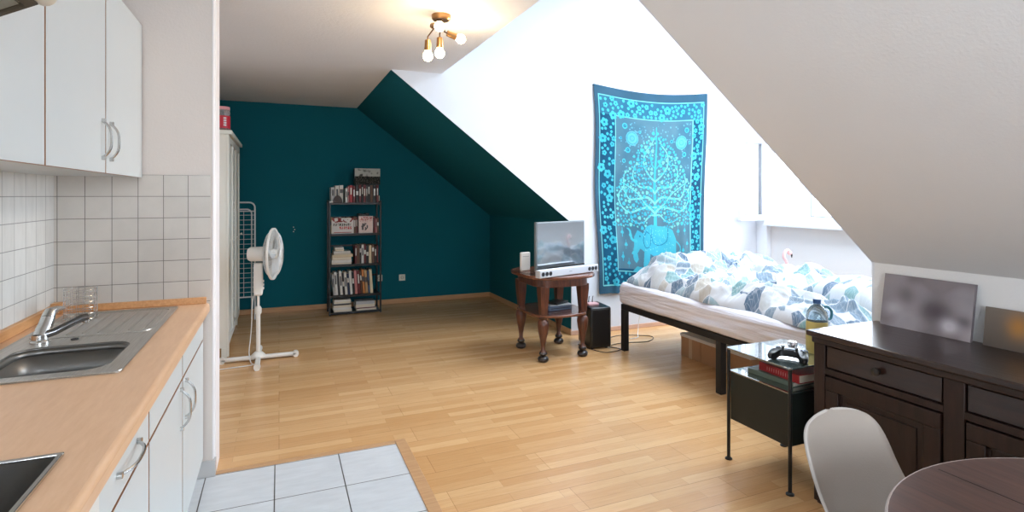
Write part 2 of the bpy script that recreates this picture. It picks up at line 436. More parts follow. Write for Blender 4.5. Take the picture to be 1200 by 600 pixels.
# dormer ceiling with an opening for the added, unseen roof light
dc = MB()
rx0, rx1, ry0, ry1 = 3.0, 4.9, 2.3, 4.5
dc.box(XD-.1, rx0, Y0-.15, Y1+.15, HD, HD+.12).box(rx1, XW+T, Y0-.15, Y1+.15, HD, HD+.12)
dc.box(rx0, rx1, Y0-.15, ry0, HD, HD+.12).box(rx0, rx1, ry1, Y1+.15, HD, HD+.12)
struct('ceiling_dormer', dc, M['wall'], smooth=0)
# window wall of the dormer: sill at 1.14, lintel at 2.12
wy0, wy1, wz0, wz1 = 2.05, 4.80, 1.10, 2.12
ww = MB()
ww.box(XW, XW+T, Y0-.1, Y1+.1, 0, wz0).box(XW, XW+T, Y0-.1, Y1+.1, wz1, HD).box(XW, XW+T, Y0-.1, wy0, wz0, wz1).box(XW, XW+T, wy1, Y1+.1, wz0, wz1)
struct('wall_window', ww, M['wall'], smooth=0)
struct('trim_3', MB().box(XW-.07, XW, 4.80, 4.955, 0, 2.16), M['window_frame'], bevel=.004)
struct('trim_4', MB().box(XW-.12, XW+.02, wy0-.05, 4.80, wz0-.03, wz0), M['window_frame'], bevel=.004)

def window(n, y0, y1, glass=True):
    w = bpy.data.objects.new('window_%d' % n, None); col.objects.link(w); w.location = (XW, (y0+y1)/2, wz0); w['kind'] = 'structure'
    f = MB(); x0, x1 = -.0, .07; hw = (y1-y0)/2; h = wz1-wz0; t = .045
    f.box(x0, x1, -hw, hw, 0, t).box(x0, x1, -hw, hw, h-t, h).box(x0, x1, -hw, -hw+t, t, h-t).box(x0, x1, hw-t, hw, t, h-t)
    f.build('window_frame', M['window_frame'], w, bevel=.003)
    return w, hw, h
def sash(parent, hw, h, T_, name='sash'):
    """a casement leaf: frame, grey gasket and pane in the plane local x(width) z(height)"""
    s = MB(); t = .06
    for b_ in ((-hw, hw, 0, t), (-hw, hw, h-t, h), (-hw, -hw+t, t, h-t), (hw-t, hw, t, h-t)):
        s.box(b_[0], b_[1], -.025, .025, b_[2], b_[3], T=T_)
    so = s.build(name, M['window_frame'], parent, bevel=.003)
    g = MB(); e = .008
    for b_ in ((-hw+t, hw-t, t, t+e), (-hw+t, hw-t, h-t-e, h-t), (-hw+t, -hw+t+e, t, h-t), (hw-t-e, hw-t, t, h-t)):
        g.box(b_[0], b_[1], -.027, .027, b_[2], b_[3], T=T_)
    g.build('gasket', M['gasket'], so)
    MB().box(-hw+t, hw-t, -.003, .003, t, h-t, T=T_).build('pane', M['glass'], so)
    return so
RY90 = Matrix.Rotation(PI/2, 4, 'Z')
w, hw, h = window(1, 4.38, 4.80)
# its leaf stands wide open, folded back towards the cheek wall
sash(w, .19, h-.06, TR(-.235, hw+.06, .03) )
w, hw, h = window(2, 3.20, 4.36); sash(w, hw-.03, h-.06, TR(.02,0,.03) @ RY90)
hd = MB().box(-.06,-.03,-hw+.05,-hw+.075,.42,.55).box(-.04,-.0,-hw+.055,-hw+.07,.5,.53); hd.build('window_handle', M['white_plastic'], w, bevel=.003)
w, hw, h = window(3, 2.07, 3.18); sash(w, hw-.03, h-.06, TR(.02,0,.03) @ RY90)
# roof light, out of view, added to bring more daylight into the dormer
w = bpy.data.objects.new('window_4', None); col.objects.link(w); w.location = (0,0,HD); w['kind'] = 'structure'
f = MB()
f.box(rx0, rx1, ry0, ry0+.06, 0, .12).box(rx0, rx1, ry1-.06, ry1, 0, .12).box(rx0, rx0+.06, ry0+.06, ry1-.06, 0, .12).box(rx1-.06, rx1, ry0+.06, ry1-.06, 0, .12)
f.build('window_frame', M['window_frame'], w)
MB().box(rx0+.06, rx1-.06, ry0+.06, ry1-.06, .05, .056).build('pane', M['glass'], w, smooth=0)
# unseen rear window, added behind the camera to let in fill daylight
w = bpy.data.objects.new('window_5', None); col.objects.link(w); w.location = (0,YR,0); w['kind'] = 'structure'
f = MB()
for b_ in ((-.5,1.3,.9,.96),(-.5,1.3,2.14,2.2),(-.5,-.44,.96,2.14),(1.24,1.3,.96,2.14),(.37,.43,.96,2.14)):
    f.box(b_[0], b_[1], -.08, -.02, b_[2], b_[3])
f.build('window_frame', M['window_frame'], w)
MB().box(-.44, 1.24, -.055, -.05, .96, 2.14).build('pane', M['glass'], w, smooth=0)

# baseboards
struct('baseboard_back', MB().box(XL, XK, YB-.014, YB, 0, .06), M['skirt_wood'], bevel=.004)
struct('baseboard_knee_teal', MB().box(XK-.014, XK, Y1+.0, YB-.014, 0, .06), M['skirt_wood'], bevel=.004)
struct('baseboard_cheek', MB().box(XK-.014, XW, Y1-.014, Y1, 0, .045), mat('pinkish_skirting', srgb(206,170,150), .5), bevel=.004)
struct('baseboard_knee', MB().box(XK-.014, XK, YR, Y0, 0, .06), M['skirt_wood'], bevel=.004)

# kitchen partition with its corner bead and tiled skirting
PX, PY0, PY1 = -.307, 3.17, 3.38
struct('wall_partition', MB().box(XL, PX, PY0, PY1, 0, HC), M['kitchen_wall'], smooth=0)
struct('trim_5', MB().box(PX-.004, PX+.004, PY0-.004, PY0+.03, .09, HC), M['bead'], bevel=.002)
struct('trim_6', MB().box(PX-.002, PX+.01, PY0+.03, PY1+.002, .0, HC), M['bead'], bevel=.002)
struct('baseboard_partition', MB().box(-.42, PX+.003, PY0-.012, PY0, .003, .085).box(PX, PX+.011, PY0-.012, PY0+.035, .003, .085), M['skirt_tile'], bevel=.002)
struct('wall_tiles_end', MB().box(XL+.006, PX-.012, PY0-.007, PY0, .86, 1.52), M['tile_end'], smooth=0)
struct('wall_tiles_side', MB().box(XL, XL+.007, YR+.4, PY0-.007, .86, 1.52), M['tile_side'], smooth=0)

# sockets and switch on the teal wall
def wall_plate(px, pz, name, label, cat, socket):
    t = thing(name, label, cat, (px, YB, pz))
    MB().box(-.041,.041,-.012,0,-.041,.041).build('plate', M['socket'], t, bevel=.004)
    if socket:
        MB().lathe([(.02,-.0005),(.02,.003),(.0165,.003),(.0165,-.0002)], T=TR(0,-.012,0) @ Matrix.Rotation(PI/2,4,'X')).build('ring', M['socket_hole'], t)
        MB().cyl((-.009,-.0135,0),(-.009,-.011,0),.003).build('pin_hole', M['black_plastic'], t)
        MB().cyl((.009,-.0135,0),(.009,-.011,0),.003).build('pin_hole', M['black_plastic'], t)
    else:
        MB().box(-.03,.03,-.018,-.012,-.03,.03).build('rocker', M['socket'], t, bevel=.003)
    return t
wall_plate(1.20, .345, 'wall_socket', 'cream wall socket on the teal wall just beside the bookshelf', 'socket', True)
wall_plate(1.50, .335, 'wall_socket', 'cream wall socket standing alone low on the teal wall', 'socket', True)
wall_plate(1.165, 1.375, 'light_switch', 'cream switch plate on teal wall level with the top bookshelf board', 'switch', False)
for dx, dz in ((-.0,0), (.0,-.055), (.012,-.03)):
    tag(MB().cyl((.165+dx, YB-.006, 1.03+dz), (.165+dx, YB, 1.03+dz), .006, n=10).build('wall_plug', M['white_plastic']), 'small white plug left in the teal wall', 'wall plug', 'wall plugs in the teal wall')

# ---------------------------------------------------------------- kitchen
KX = -.37      # carcass front
def bow_handle(parent, c, axis, L=.13, out=.035):
    """arched bar handle on a +X facing front"""
    pts = []
    for k in range(13):
        s = -1 + 2*k/12
        d = out*(1-abs(s)**3.2)
        p = Vector(c) + Vector((d,0,0)) + (Vector((0,0,1)) if axis == 'Z' else Vector((0,1,0)))*(s*L/2)
        pts.append(p)
    m = MB().tube(pts, .0045, 8)
    for s in (-1, 1):
        q = Vector(c) + (Vector((0,0,1)) if axis == 'Z' else Vector((0,1,0)))*(s*L/2)
        m.cyl(q, q+Vector((.012,0,0)), .008, n=12)
    return m.build('handle', M['chrome'], parent, world=True)
def front(name, root, x, y0, y1, z0, z1, t=.02):
    e = .0022
    m = MB().box(x, x+t, y0, y1, z0, z1, face_mi={3: 1})
    m.box(x+t-.001, x+t+.001, y0+.0065, y1-.0065, z0+.004, z1-.004, mi=1)
    return m.build(name, [M['door_edge'], M['white_lam']], root, world=True)

def base_unit(y0, y1, label, false_front=True, door_handle=None, drawer_handle=False):
    t = thing('base_cabinet', label, 'cabinet', (KX-.28, (y0+y1)/2, .003), group=None)
    c = MB().box(XL+.012, KX, y0+.001, y0+.019, .1, .838).box(XL+.012, KX, y1-.019, y1-.001, .1, .838).box(XL+.012, KX, y0+.019, y1-.019, .1, .118).box(XL+.012, XL+.02, y0+.019, y1-.019, .118, .838).box(KX-.02, KX, y0+.019, y1-.019, .80, .838)
    c.build('carcass', M['white_lam'], t, world=True)
    MB().box(XL+.05, KX-.05, y0+.001, y1-.001, .003, .1).build('plinth', M['white_lam'], t, world=True)
    g = .004
    d = front('door', t, KX, y0+g, y1-g, .11, .695)
    if door_handle is not None: bow_handle(d, (KX+.021, door_handle, .6), 'Z', .15)
    d = front('drawer', t, KX, y0+g, y1-g, .705, .832)
    if drawer_handle: bow_handle(d, (KX+.021, (y0+y1)/2, .765), 'Y', .2, .03)
    return t
base_unit(2.515, 3.158, 'white base cabinet at the end of the worktop beside the partition', door_handle=2.575)
base_unit(1.905, 2.51, 'white base cabinet under the sink with plain drawer front', door_handle=2.45)
base_unit(1.40, 1.90, 'white base cabinet with arched handle on its drawer', drawer_handle=True)
# built-in oven below the hob
t = thing('built_in_oven', 'white built-in oven under the black hob', 'oven', (KX-.28, 1.1, .003))
MB().box(XL+.012, KX, .80, 1.395, .1, .838).build('body', M['white_lam'], t, world=True)
MB().box(XL+.05, KX-.05, .80, 1.395, .003, .1).build('plinth', M['white_lam'], t, world=True)
MB().box(KX, KX+.028, .805, 1.388, .72, .83).build('control_panel', M['white_plastic'], t, world=True, bevel=.004)
for yy in (.9, 1.0, 1.2, 1.3):
    MB().cyl((KX+.028, yy, .775), (KX+.045, yy, .775), .02, n=20).build('control_knob', M['chrome'], t, world=True, bevel=.002)
MB().box(KX, KX+.022, .805, 1.388, .12, .71).build('oven_door', M['hob_glass'], t, world=True, bevel=.004)
MB().tube([(KX+.022,.88,.66),(KX+.05,.88,.66),(KX+.05,1.32,.66),(KX+.022,1.32,.66)], .007).build('handle', M['chrome'], t, world=True)
base_unit(.16, .795, 'white base cabinet on the near side of the oven', door_handle=.25)

# worktop: slab with cut-outs for the bowl, the hob rests on it
WX0, WX1 = XL+.007, -.335
bx0, bx1, by0, by1 = -.835, -.495, 2.075, 2.44
t = thing('kitchen_worktop', 'beech coloured kitchen worktop running up to the tiled end wall', 'worktop', (-.65, 1.6, .84))
w = MB()
zt, zb = .88, .84
def slab(m, x0, x1, y0, y1): m.box(x0, x1, y0, y1, zb, zt)
slab(w, WX0, bx0-.01, .16, 3.162); slab(w, bx1+.01, WX1, .16, 3.162); slab(w, bx0-.01, bx1+.01, by1+.01, 3.162); slab(w, bx0-.01, bx1+.01, .16, by0-.01)
w.cyl((WX1-.001, .16, .8655), (WX1-.001, 3.162, .8655), .0145, n=12).box(WX1-.004, WX1+.0135, .16, 3.162, zb, .8655)
w.build('top_board', M['counter'], t, world=True, smooth=40)
s = MB()
s.box(WX0, WX0+.02, .16, 3.162, zt, zt+.042).box(WX0+.02, WX1-.0, 3.142, 3.162, zt, zt+.032)
s.build('upstand', M['counter_strip'], t, world=True, bevel=.004)
MB().box(WX0, WX0+.045, 3.115, 3.162, zt, zt+.05).build('corner_piece', M['counter_strip'], t, world=True, bevel=.004)

# inset sink
t = thing('kitchen_sink', 'stainless steel inset sink with ribbed drainer on the worktop', 'sink', (-.66, 2.5, .8805))
sx0, sx1, sy0, sy1, sz = -.885, -.447, 2.02, 3.08, .8805
m = MB(); z1 = sz+.004
def rr(x0, x1, y0, y1, r, n=6):
    P = []
    for cx, cy, a in ((x1-r, y1-r, 0), (x0+r, y1-r, PI/2), (x0+r, y0+r, PI), (x1-r, y0+r, 3*PI/2)):
        for k in range(n+1):
            t_ = a + PI/2*k/n; P.append((cx+r*math.cos(t_), cy+r*math.sin(t_)))
    return P
outer = rr(sx0, sx1, sy0, sy1, .02); 
def ring(m, A, za, B, zb_, mi=0):
    n = len(A); m.add([(x,y,za) for x,y in A]+[(x,y,zb_) for x,y in B], [(k,(k+1)%n,n+(k+1)%n,n+k) for k in range(n)], mi)
# plate front half round the bowl
bo = rr(bx0, bx1, by0, by1, .07)
split = 2.50
m.box(sx0, bx0+.0, sy0, split, sz, z1).box(bx1, sx1, sy0, split, sz, z1).box(bx0, bx1, sy0, by0, sz, z1).box(bx0, bx1, by1, split, sz, z1)
# corner fillets of the bowl opening
for (cx, cy, qx, qy) in ((bx0,by0,1,1),(bx1,by0,-1,1),(bx0,by1,1,-1),(bx1,by1,-1,-1)):
    r = .07; P = [(cx, cy)] + [(cx+qx*(r-r*math.sin(a)), cy+qy*(r-r*math.cos(a))) for a in [PI/2*k/8 for k in range(9)]]
    P = [(cx,cy)] + [(cx+qx*r*(1-math.cos(a)), cy+qy*r*(1-math.sin(a))) for a in [PI/2*k/8 for k in range(9)]]
    m.prism(P, TR(0,0,sz), z1-sz)
lip = rr(bx0+.004, bx1-.004, by0+.004, by1-.004, .068)
b2 = rr(bx0+.012, bx1-.012, by0+.012, by1-.012, .066); b3 = rr(bx0+.03, bx1-.03, by0+.03, by1-.03, .055); b4 = rr(bx0+.06, bx1-.06, by0+.06, by1-.06, .04)
# raised edge
m.tube([(x,y,z1) for x,y in outer], .003, 6, closed=True)
m.box(sx0, sx1, split, sy1, sz, z1)
# drainer ribs and rim
for k in range(7):
    xx = -.80 + k*.05
    m.tube([(xx, 2.62, z1), (xx, 2.64, z1+.003), (xx+.0, 2.97, z1+.003), (xx, 2.99, z1)], .004, 6)
m.tube([(x,y,z1) for x,y in rr(-.86, -.47, 2.575, 3.05, .05)], .0035, 6, closed=True)
m.build('drainer', M['steel'], t, world=True)
m = MB()
ring(m, bo, z1, lip, z1-.004); ring(m, lip, z1-.004, b2, sz-.02); ring(m, b2, sz-.02, b3, sz-.135); ring(m, b3, sz-.135, b4, sz-.148)
m.add([(x,y,sz-.148) for x,y in b4], [tuple(range(len(b4)))])
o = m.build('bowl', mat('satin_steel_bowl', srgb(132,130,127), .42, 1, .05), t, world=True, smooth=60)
sm = o.modifiers.new('s', 'SOLIDIFY'); sm.thickness = .0012; sm.offset = -1
MB().lathe([(.034,0),(.034,.003),(.02,.004),(.019,.001),(.0001,.001)], (-.665, 2.26, sz-.148)).build('waste', M['chrome'], t, world=True)
MB().lathe([(.012,0),(.012,.004),(.004,.004),(.004,.001)], (-.70, 2.53, z1)).build('overflow', M['black_rubber'], t, world=True)

# faucet
t = thing('mixer_tap', 'chrome single lever mixer tap behind the sink bowl', 'tap', (-.80, 2.52, z1+.0005))
MB().lathe([(.03,0),(.03,.006),(.025,.012),(.024,.03)], n=24).build('collar', M['chrome'], t)
ax = Vector((.012,.04,.085))
MB().tube([(0,0,.02), ax*.35+Vector((0,0,.01)), ax*.7, ax*.98], .022, 20, rs=[.024,.024,.023,.021]).build('body', M['chrome'], t)
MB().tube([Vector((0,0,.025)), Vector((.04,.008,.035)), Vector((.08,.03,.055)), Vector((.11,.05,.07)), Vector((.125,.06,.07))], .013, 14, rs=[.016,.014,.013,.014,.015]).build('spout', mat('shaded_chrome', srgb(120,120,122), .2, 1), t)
lv = MB().tube([ax*.95, ax+Vector((.002,.012,.014)), ax+Vector((.012,.05,.02)), ax+Vector((.02,.085,.016))], .015, 14, rs=[.022,.02,.011,.007]).build('lever', M['chrome'], t)
MB().cyl((.122,.058,.07),(.122,.058,.052),.012,n=14).build('nozzle', M['chrome'], t)

# wire cutlery basket
t = thing('wire_cutlery_basket', 'round chrome wire cutlery basket standing on the drainer', 'basket', (-.79, 2.93, z1+.003))
m = MB()
for z in (0, .025, .05, .075, .1, .125): m.tube([(.058*math.cos(2*PI*k/28), .058*math.sin(2*PI*k/28), z+.003) for k in range(28)], .0016, 6, closed=True)
for k in range(16):
    a = 2*PI*k/16; m.cyl((.058*math.cos(a), .058*math.sin(a), .003), (.058*math.cos(a), .058*math.sin(a), .134), .0013, n=6)
m.build('wire_body', M['chrome'], t)
m = MB()
for k in range(-4, 5):
    x = k*.012; L = math.sqrt(max(0,.058**2-x*x)); m.cyl((x,-L,.003),(x,L,.003),.0012,n=6)
m.build('wire_bottom', M['chrome'], t)

# hob
t = thing('ceramic_hob', 'black glass hob with steel frame set in the worktop', 'hob', (-.67, 1.13, .8805))
MB().box(-.915, -.42, .84, 1.41, .8805, .886).build('glass_plate', M['hob_glass'], t, world=True)
f = MB(); 
for b_ in ((-.925,-.41,.83,.84),(-.925,-.41,1.41,1.42),(-.925,-.915,.84,1.41),(-.42,-.41,.84,1.41)): f.box(*b_, .8805, .889)
f.build('frame', M['chrome'], t, world=True, bevel=.002)
for cx, cy, r in ((-.80,1.27,.09),(-.55,1.27,.075),(-.80,.98,.075),(-.55,.98,.09)):
    MB().lathe([(r-.003,.0),(r-.003,.0004),(r,.0004),(r,0)], (cx,cy,.886), 40).build('cooking_zone', M['hob_ring'], t, world=True)

# upper cabinets
UX = -.63
def wall_unit(y0, y1, z0, label, handle=None):
    t = thing('wall_cabinet', label, 'cabinet', ((XL+UX)/2, (y0+y1)/2, z0))
    MB().box(XL+.001, UX, y0+.001, y1-.001, z0, 2.24).build('carcass', M['white_lam'], t, world=True)
    d = front('door', t, UX, y0+.003, y1-.003, z0-.004, 2.24)
    if handle is not None: bow_handle(d, (UX+.021, handle, z0+.12), 'Z', .14, .03)
    return t
wall_unit(2.555, 3.165, 1.51, 'white wall cabinet hung next to the partition wall', 2.605)
wall_unit(1.96, 2.55, 1.51, 'white wall cabinet hung over the sink, second from the partition', 2.50)
wall_unit(1.43, 1.955, 1.51, 'white wall cabinet hung directly beside the cooker hood')
wall_unit(.82, 1.425, 1.88, 'short white wall cabinet hung above the cooker hood')
# cooker hood with tilted visor
t = thing('cooker_hood', 'beige cooker hood with tilted visor above the hob', 'cooker hood', (-.8, 1.12, 1.72))
MB().box(XL+.001, -.62, .82, 1.425, 1.72, 1.875).build('body', M['hood'], t, world=True, bevel=.006)
Rv = TR(-.62, 1.1225, 1.725) @ Matrix.Rotation(-math.radians(28), 4, 'Y')
v = MB(); v.box(0, .21, -.3025, .3025, .0, .03, T=Rv).cyl(Rv @ Vector((.205,-.3025,.01)), Rv @ Vector((.205,.3025,.01)), .022, n=16)
v.build('visor', M['hood'], t, world=True, bevel=.004)
v = MB(); v.box(.0, .19, -.28, -.268, -.01, .0, T=Rv).box(.0, .19, .268, .28, -.01, .0, T=Rv).box(.17,.19,-.268,.268,-.01,0,T=Rv)
v.build('rail', M['hood_dark'], t, world=True)
v = MB().box(.005, .165, -.26, .26, -.006, .0, T=Rv); v.build('filter', M['hood_filter'], t, world=True)

# ---------------------------------------------------------------- ceiling lamp
LX, LY = .93, 3.35
t = thing('ceiling_spot_lamp', 'brass spiral ceiling lamp with bare glowing bulbs', 'ceiling lamp', (LX, LY, HC))
MB().lathe([(.0001,-.032),(.05,-.032),(.058,-.024),(.06,0)], n=28).build('canopy', M['brass'], t)
MB().cyl((0,0,-.03),(0,0,-.085),.008).build('stem', M['dark_brass'], t)
def im(p): return Vector(p)
specs = [(-.10,-.06,-.19,(0,0,-1)), (-.01,.00,-.15,(0,0,-1)), (.055,.03,-.10,(.95,.1,-.25)), (-.075,-.09,-.10,(.2,-1,-.3))]
for (x, y, z, d) in specs:
    d = Vector(d).normalized(); p = Vector((x,y,z))
    MB().tube([(0,0,-.08), Vector((x*.5,y*.5,-.09)), p-d*.03+Vector((0,0,.0)), p-d*.005], .0045, 8).build('arm', M['dark_brass'], t)
    MB().cyl(p-d*.01, p+d*.055, .018, .022, 18).build('socket', M['brass'], t, bevel=.002)
    b_ = MB().sphere(p+d*.088, .03, 20, 12); b_.cyl(p+d*.05, p+d*.075, .015, .026, 16)
    b_.build('bulb', M['bulb'], t)
    L = bpy.data.lights.new('bulb_light', 'POINT'); L.energy = 3.4; L.color = (1,.74,.45); L.shadow_soft_size = .034
    lo = bpy.data.objects.new('bulb_light', L); col.objects.link(lo); lo.location = p+d*.15; lo.parent = t

# ---------------------------------------------------------------- wardrobe, jar, drying rack, fan
t = thing('white_wardrobe', 'white wardrobe with mirrored door against the side wall', 'wardrobe', (-.68, 6.1, 0))
ax0, ax1, ay0, ay1 = XL+.01, -.42, 5.38, 6.80
MB().box(ax0, ax1, ay0, ay1, .1, 1.95).build('carcass', M['wardrobe'], t, world=True)
MB().box(ax0, ax1+.045, ay0-.02, ay1+.02, 1.95, 1.985).build('cornice', M['wardrobe'], t, world=True, bevel=.006)
for (x, y) in ((ax0+.02, ay0+.02), (ax1-.02, ay0+.02), (ax0+.02, ay1-.02), (ax1-.02, ay1-.02)):
    MB().box(x-.02, x+.02, y-.02, y+.02, 0, .1).build('leg', M['wardrobe'], t, world=True, bevel=.003)
MB().box(ax1, ax1+.02, ay0, ay0+.045, .02, 1.95).build('corner_post', M['wardrobe'], t, world=True, bevel=.003)
for k in range(3):
    y0 = ay0+.047 + k*.455; y1 = y0+.451
    d = MB(); f_ = .06
    d.box(ax1, ax1+.02, y0, y1, .12, .12+f_).box(ax1, ax1+.02, y0, y1, 1.94-f_, 1.94).box(ax1, ax1+.02, y0, y0+f_, .18, 1.88).box(ax1, ax1+.02, y1-f_, y1, .18, 1.88)
    if k != 1: d.box(ax1, ax1+.01, y0+f_, y1-f_, .18, 1.88)
    do = d.build('door', M['wardrobe'], t, world=True, bevel=.002)
    if k == 1: MB().box(ax1, ax1+.01, y0+f_, y1-f_, .18, 1.88).build('mirror', M['mirror'], do, world=True)
    MB().lathe([(.004,0),(.004,.012),(.012,.018),(.012,.026),(.0001,.03)], n=14, T=TR(ax1+.02, y1-.03, 1.0) @ Matrix.Rotation(PI/2,4,'Y')).build('knob', M['wardrobe'], do, world=True)

t = thing('storage_jar', 'clear storage jar with red label on top of the white wardrobe', 'jar', (-.462, 5.47, 1.985))
MB().lathe([(.0001,0),(.062,0),(.066,.006),(.066,.17),(.06,.185)], n=32).build('body', M['jar_clear'], t)
MB().lathe([(.0668,.02),(.0668,.13)], n=32).build('wrap_label', M['jar_label'], t)
MB().lathe([(.0001,.21),(.062,.21),(.064,.2),(.064,.184),(.0001,.184)], n=32).build('lid', M['jar_lid'], t)
lt = MB()
for k in range(4):
    for j in range(2):
        lt.box(-.005,.005, -.0685, -.0675, .04+k*.02, .054+k*.02, T=RZ(.35+.18*j))
lt.build('lettering', M['paper'], t)

t = thing('clothes_airer', 'folded white wire clothes airer behind the wardrobe', 'clothes airer', (-.5, 7.0, 0))
x0, x1, zz = -.82, -.255, 1.34
def arch(x0, x1, z0, z1, r, y):
    P = [(x0,y,z0)] + [(x0+r-r*math.cos(a), y, z1-r+r*math.sin(a)) for a in [PI/2*k/6 for k in range(7)]]
    return P + [(x1-r+r*math.sin(a), y, z1-r+r*math.cos(a)) for a in [PI/2*k/6 for k in range(7)]] + [(x1,y,z0)]
MB().tube(arch(x0, x1, 0, zz, .06, 7.0), .009, 8).build('outer_frame', M['white_wire'], t, world=True)
MB().tube(arch(x0+.03, x1-.035, 0, zz-.08, .05, 7.05), .008, 8).build('inner_frame', M['white_wire'], t, world=True)
m = MB()
z = .26
while z < 1.24: m.cyl((x0,7.0,z),(x1,7.0,z),.003,n=6); z += .055
for k in range(3): m.cyl((x0+.05+k*.2,6.998,.26),(x0+.05+k*.2,6.998,1.24),.0028,n=6)
m.build('drying_wires', M['white_wire'], t, world=True)
MB().cyl((x0,7.0,.26),(x1,7.0,.26),.008,n=8).build('crossbar', M['white_wire'], t, world=True)
MB().cyl((x0,7.0,1.24),(x1,7.0,1.24),.006,n=8).build('crossbar', M['white_wire'], t, world=True)

FX, FY = -.165, 5.25
t = thing('pedestal_fan', 'white pedestal fan on a cross base beside the wardrobe', 'fan', (FX, FY, 0))
MB().cyl((0,0,.02),(0,0,.43),.0175,n=20).build('lower_pole', M['white_plastic'], t)
MB().lathe([(.022,.40),(.027,.41),(.027,.45),(.018,.465)], n=20).build('height_collar', M['white_plastic'], t)
MB().cyl((0,0,.44),(0,0,.58),.011,n=16).build('upper_pole', M['white_plastic'], t)
MB().box(-.29,.31,-.02,.02,.012,.045).build('base_bar', M['white_plastic'], t, bevel=.01)
MB().box(-.02,.02,-.31,.31,.012,.045).build('base_bar', M['white_plastic'], t, bevel=.01)
for (x,y) in ((-.28,0),(.30,0),(0,-.3),(0,.3)):
    MB().cyl((x,y,0),(x,y,.02),.018,n=14).cyl((x-.0,y-.02,.028),(x,y+.02,.028),.026,n=14).build('foot_cap', M['white_plastic'], t)
MB().lathe([(.06,.035),(.055,.05),(.03,.075),(.02,.08)], n=24).build('hub', M['white_plastic'], t)
m = MB(); 
prof = [(-.032,.56),(.032,.56),(.038,.60),(.036,.84),(-.036,.84),(-.038,.60)]
m.prism([(x, z-.0) for x, z in prof], TR(0,-.032,0) @ XZ, .064)
m.build('control_box', M['white_plastic'], t, bevel=.012)
for k in range(3): MB().box(.036,.046,-.008,.008,.61+.03*k,.63+.03*k).build('button', M['white_plastic'], t, bevel=.002)
A = math.radians(-13)
Th = TR(0,0,.915) @ RZ(A) @ Matrix.Rotation(PI/2,4,'Y')     # local z along the blowing axis
MB().lathe([(.0001,-.085),(.05,-.08),(.062,-.06),(.064,.03),(.055,.06),(.0001,.06)], n=28, T=Th).build('motor_housing', M['white_plastic'], t)
MB().lathe([(.0001,.165),(.03,.163),(.04,.15),(.04,.10),(.02,.085)], n=24, T=Th).build('blade_hub', M['white_plastic'], t)
R = .215
for k in range(3):
    m = MB(); a0 = 2*PI*k/3+.3; P = []; n_ = 8
    for i in range(n_+1):
        for j in range(7):
            r = .035 + (R*.86-.035)*i/n_; wdt = .95*math.sin(PI*min(1,.18+.72*i/n_))**.6
            a = a0 + wdt*(j/6-.5); z = .125 + .03*(j/6-.5)*2*(1-.3*i/n_)
            P.append((r*math.cos(a), r*math.sin(a), z))
    m.add(P, [(i*7+j, i*7+j+1, (i+1)*7+j+1, (i+1)*7+j) for i in range(n_) for j in range(6)], T=Th)
    o = m.build('blade', M['fan_blade'], t, smooth=80); s_ = o.modifiers.new('s','SOLIDIFY'); s_.thickness = .003
def guard(name, z0, zs, inner):
    m = MB()
    circ = lambda r, z: [Th @ Vector((r*math.cos(2*PI*k/40), r*math.sin(2*PI*k/40), z)) for k in range(40)]
    m.tube(circ(R, z0), .005, 8, closed=True)
    m.tube(circ(R*.72, z0+zs*.7), .0018, 5, closed=True); m.tube(circ(inner, z0+zs), .004, 6, closed=True)
    for k in range(56):
        a = 2*PI*k/56
        P = [Th @ Vector((r*math.cos(a), r*math.sin(a), z)) for r, z in ((inner, z0+zs), (R*.55, z0+zs*.95), (R*.82, z0+zs*.6), (R, z0))]
        m.tube(P, .0013, 4)
    return m.build(name, M['white_wire'], t)
guard('rear_guard', .12, -.06, .055); g = guard('front_guard', .125, .06, .04)
MB().lathe([(.0001,.195),(.035,.192),(.042,.183),(.0001,.183)], n=24, T=Th).build('guard_badge', M['white_plastic'], t)
MB().lathe([(R+.002,.112),(R+.009,.115),(R+.009,.13),(R+.002,.133),(R-.004,.13),(R-.004,.115),(R+.002,.112)], n=48, T=Th).build('guard_ring', M['white_plastic'], t)
P = [(-.03,0,.58),(-.045,0,.5),(-.05,0,.35),(-.06,-.01,.2),(-.07,-.03,.08),(-.05,-.09,.006),(0,-.13,.006),(-.1,-.16,.006),(-.3,-.18,.006)]
def smooth_path(P, n=8):
    P = [Vector(p) for p in P]; out = []
    for i in range(len(P)-1):
        p0, p1, p2, p3 = P[max(i-1,0)], P[i], P[i+1], P[min(i+2,len(P)-1)]
        for k in range(n):
            u = k/n; out.append(.5*((2*p1)+(p2-p0)*u+(2*p0-5*p1+4*p2-p3)*u*u+(3*p1-p0-3*p2+p3)*u**3))
    return out + [P[-1]]
MB().tube(smooth_path(P), .004, 6).build('power_cable', M['cable_white'], t)

# ---------------------------------------------------------------- bookshelf
BX0, BX1, BY0, BY1 = .54, 1.15, 6.84, 7.14
t = thing('bookshelf', 'narrow black metal bookshelf against the teal wall', 'bookshelf', ((BX0+BX1)/2, 7.0, 0))
ZS = [.035, .235, .60, .965, 1.335]
for (x,y) in ((BX0,BY0),(BX1-.02,BY0),(BX0,BY1-.02),(BX1-.02,BY1-.02)):
    MB().box(x, x+.02, y, y+.02, 0, 1.36).build('post', M['black_metal'], t, world=True, bevel=.002)
for z in ZS:
    MB().box(BX0+.02, BX1-.02, BY0+.001, BY1-.001, z-.018, z).box(BX0+.02, BX1-.02, BY0, BY0+.003, z-.026, z-.002).build('shelf_board', M['black_metal'], t, world=True, bevel=.001)
for x in (BX0+.005, BX1-.015):
    for z in (1.35,): MB().box(x, x+.01, BY0+.02, BY1-.02, z-.012, z).build('side_rail', M['black_metal'], t, world=True)
for z in (.42, .8, 1.15): MB().box(BX0+.02, BX1-.02, BY1-.012, BY1-.004, z-.01, z+.01).build('back_rail', M['black_metal'], t, world=True)

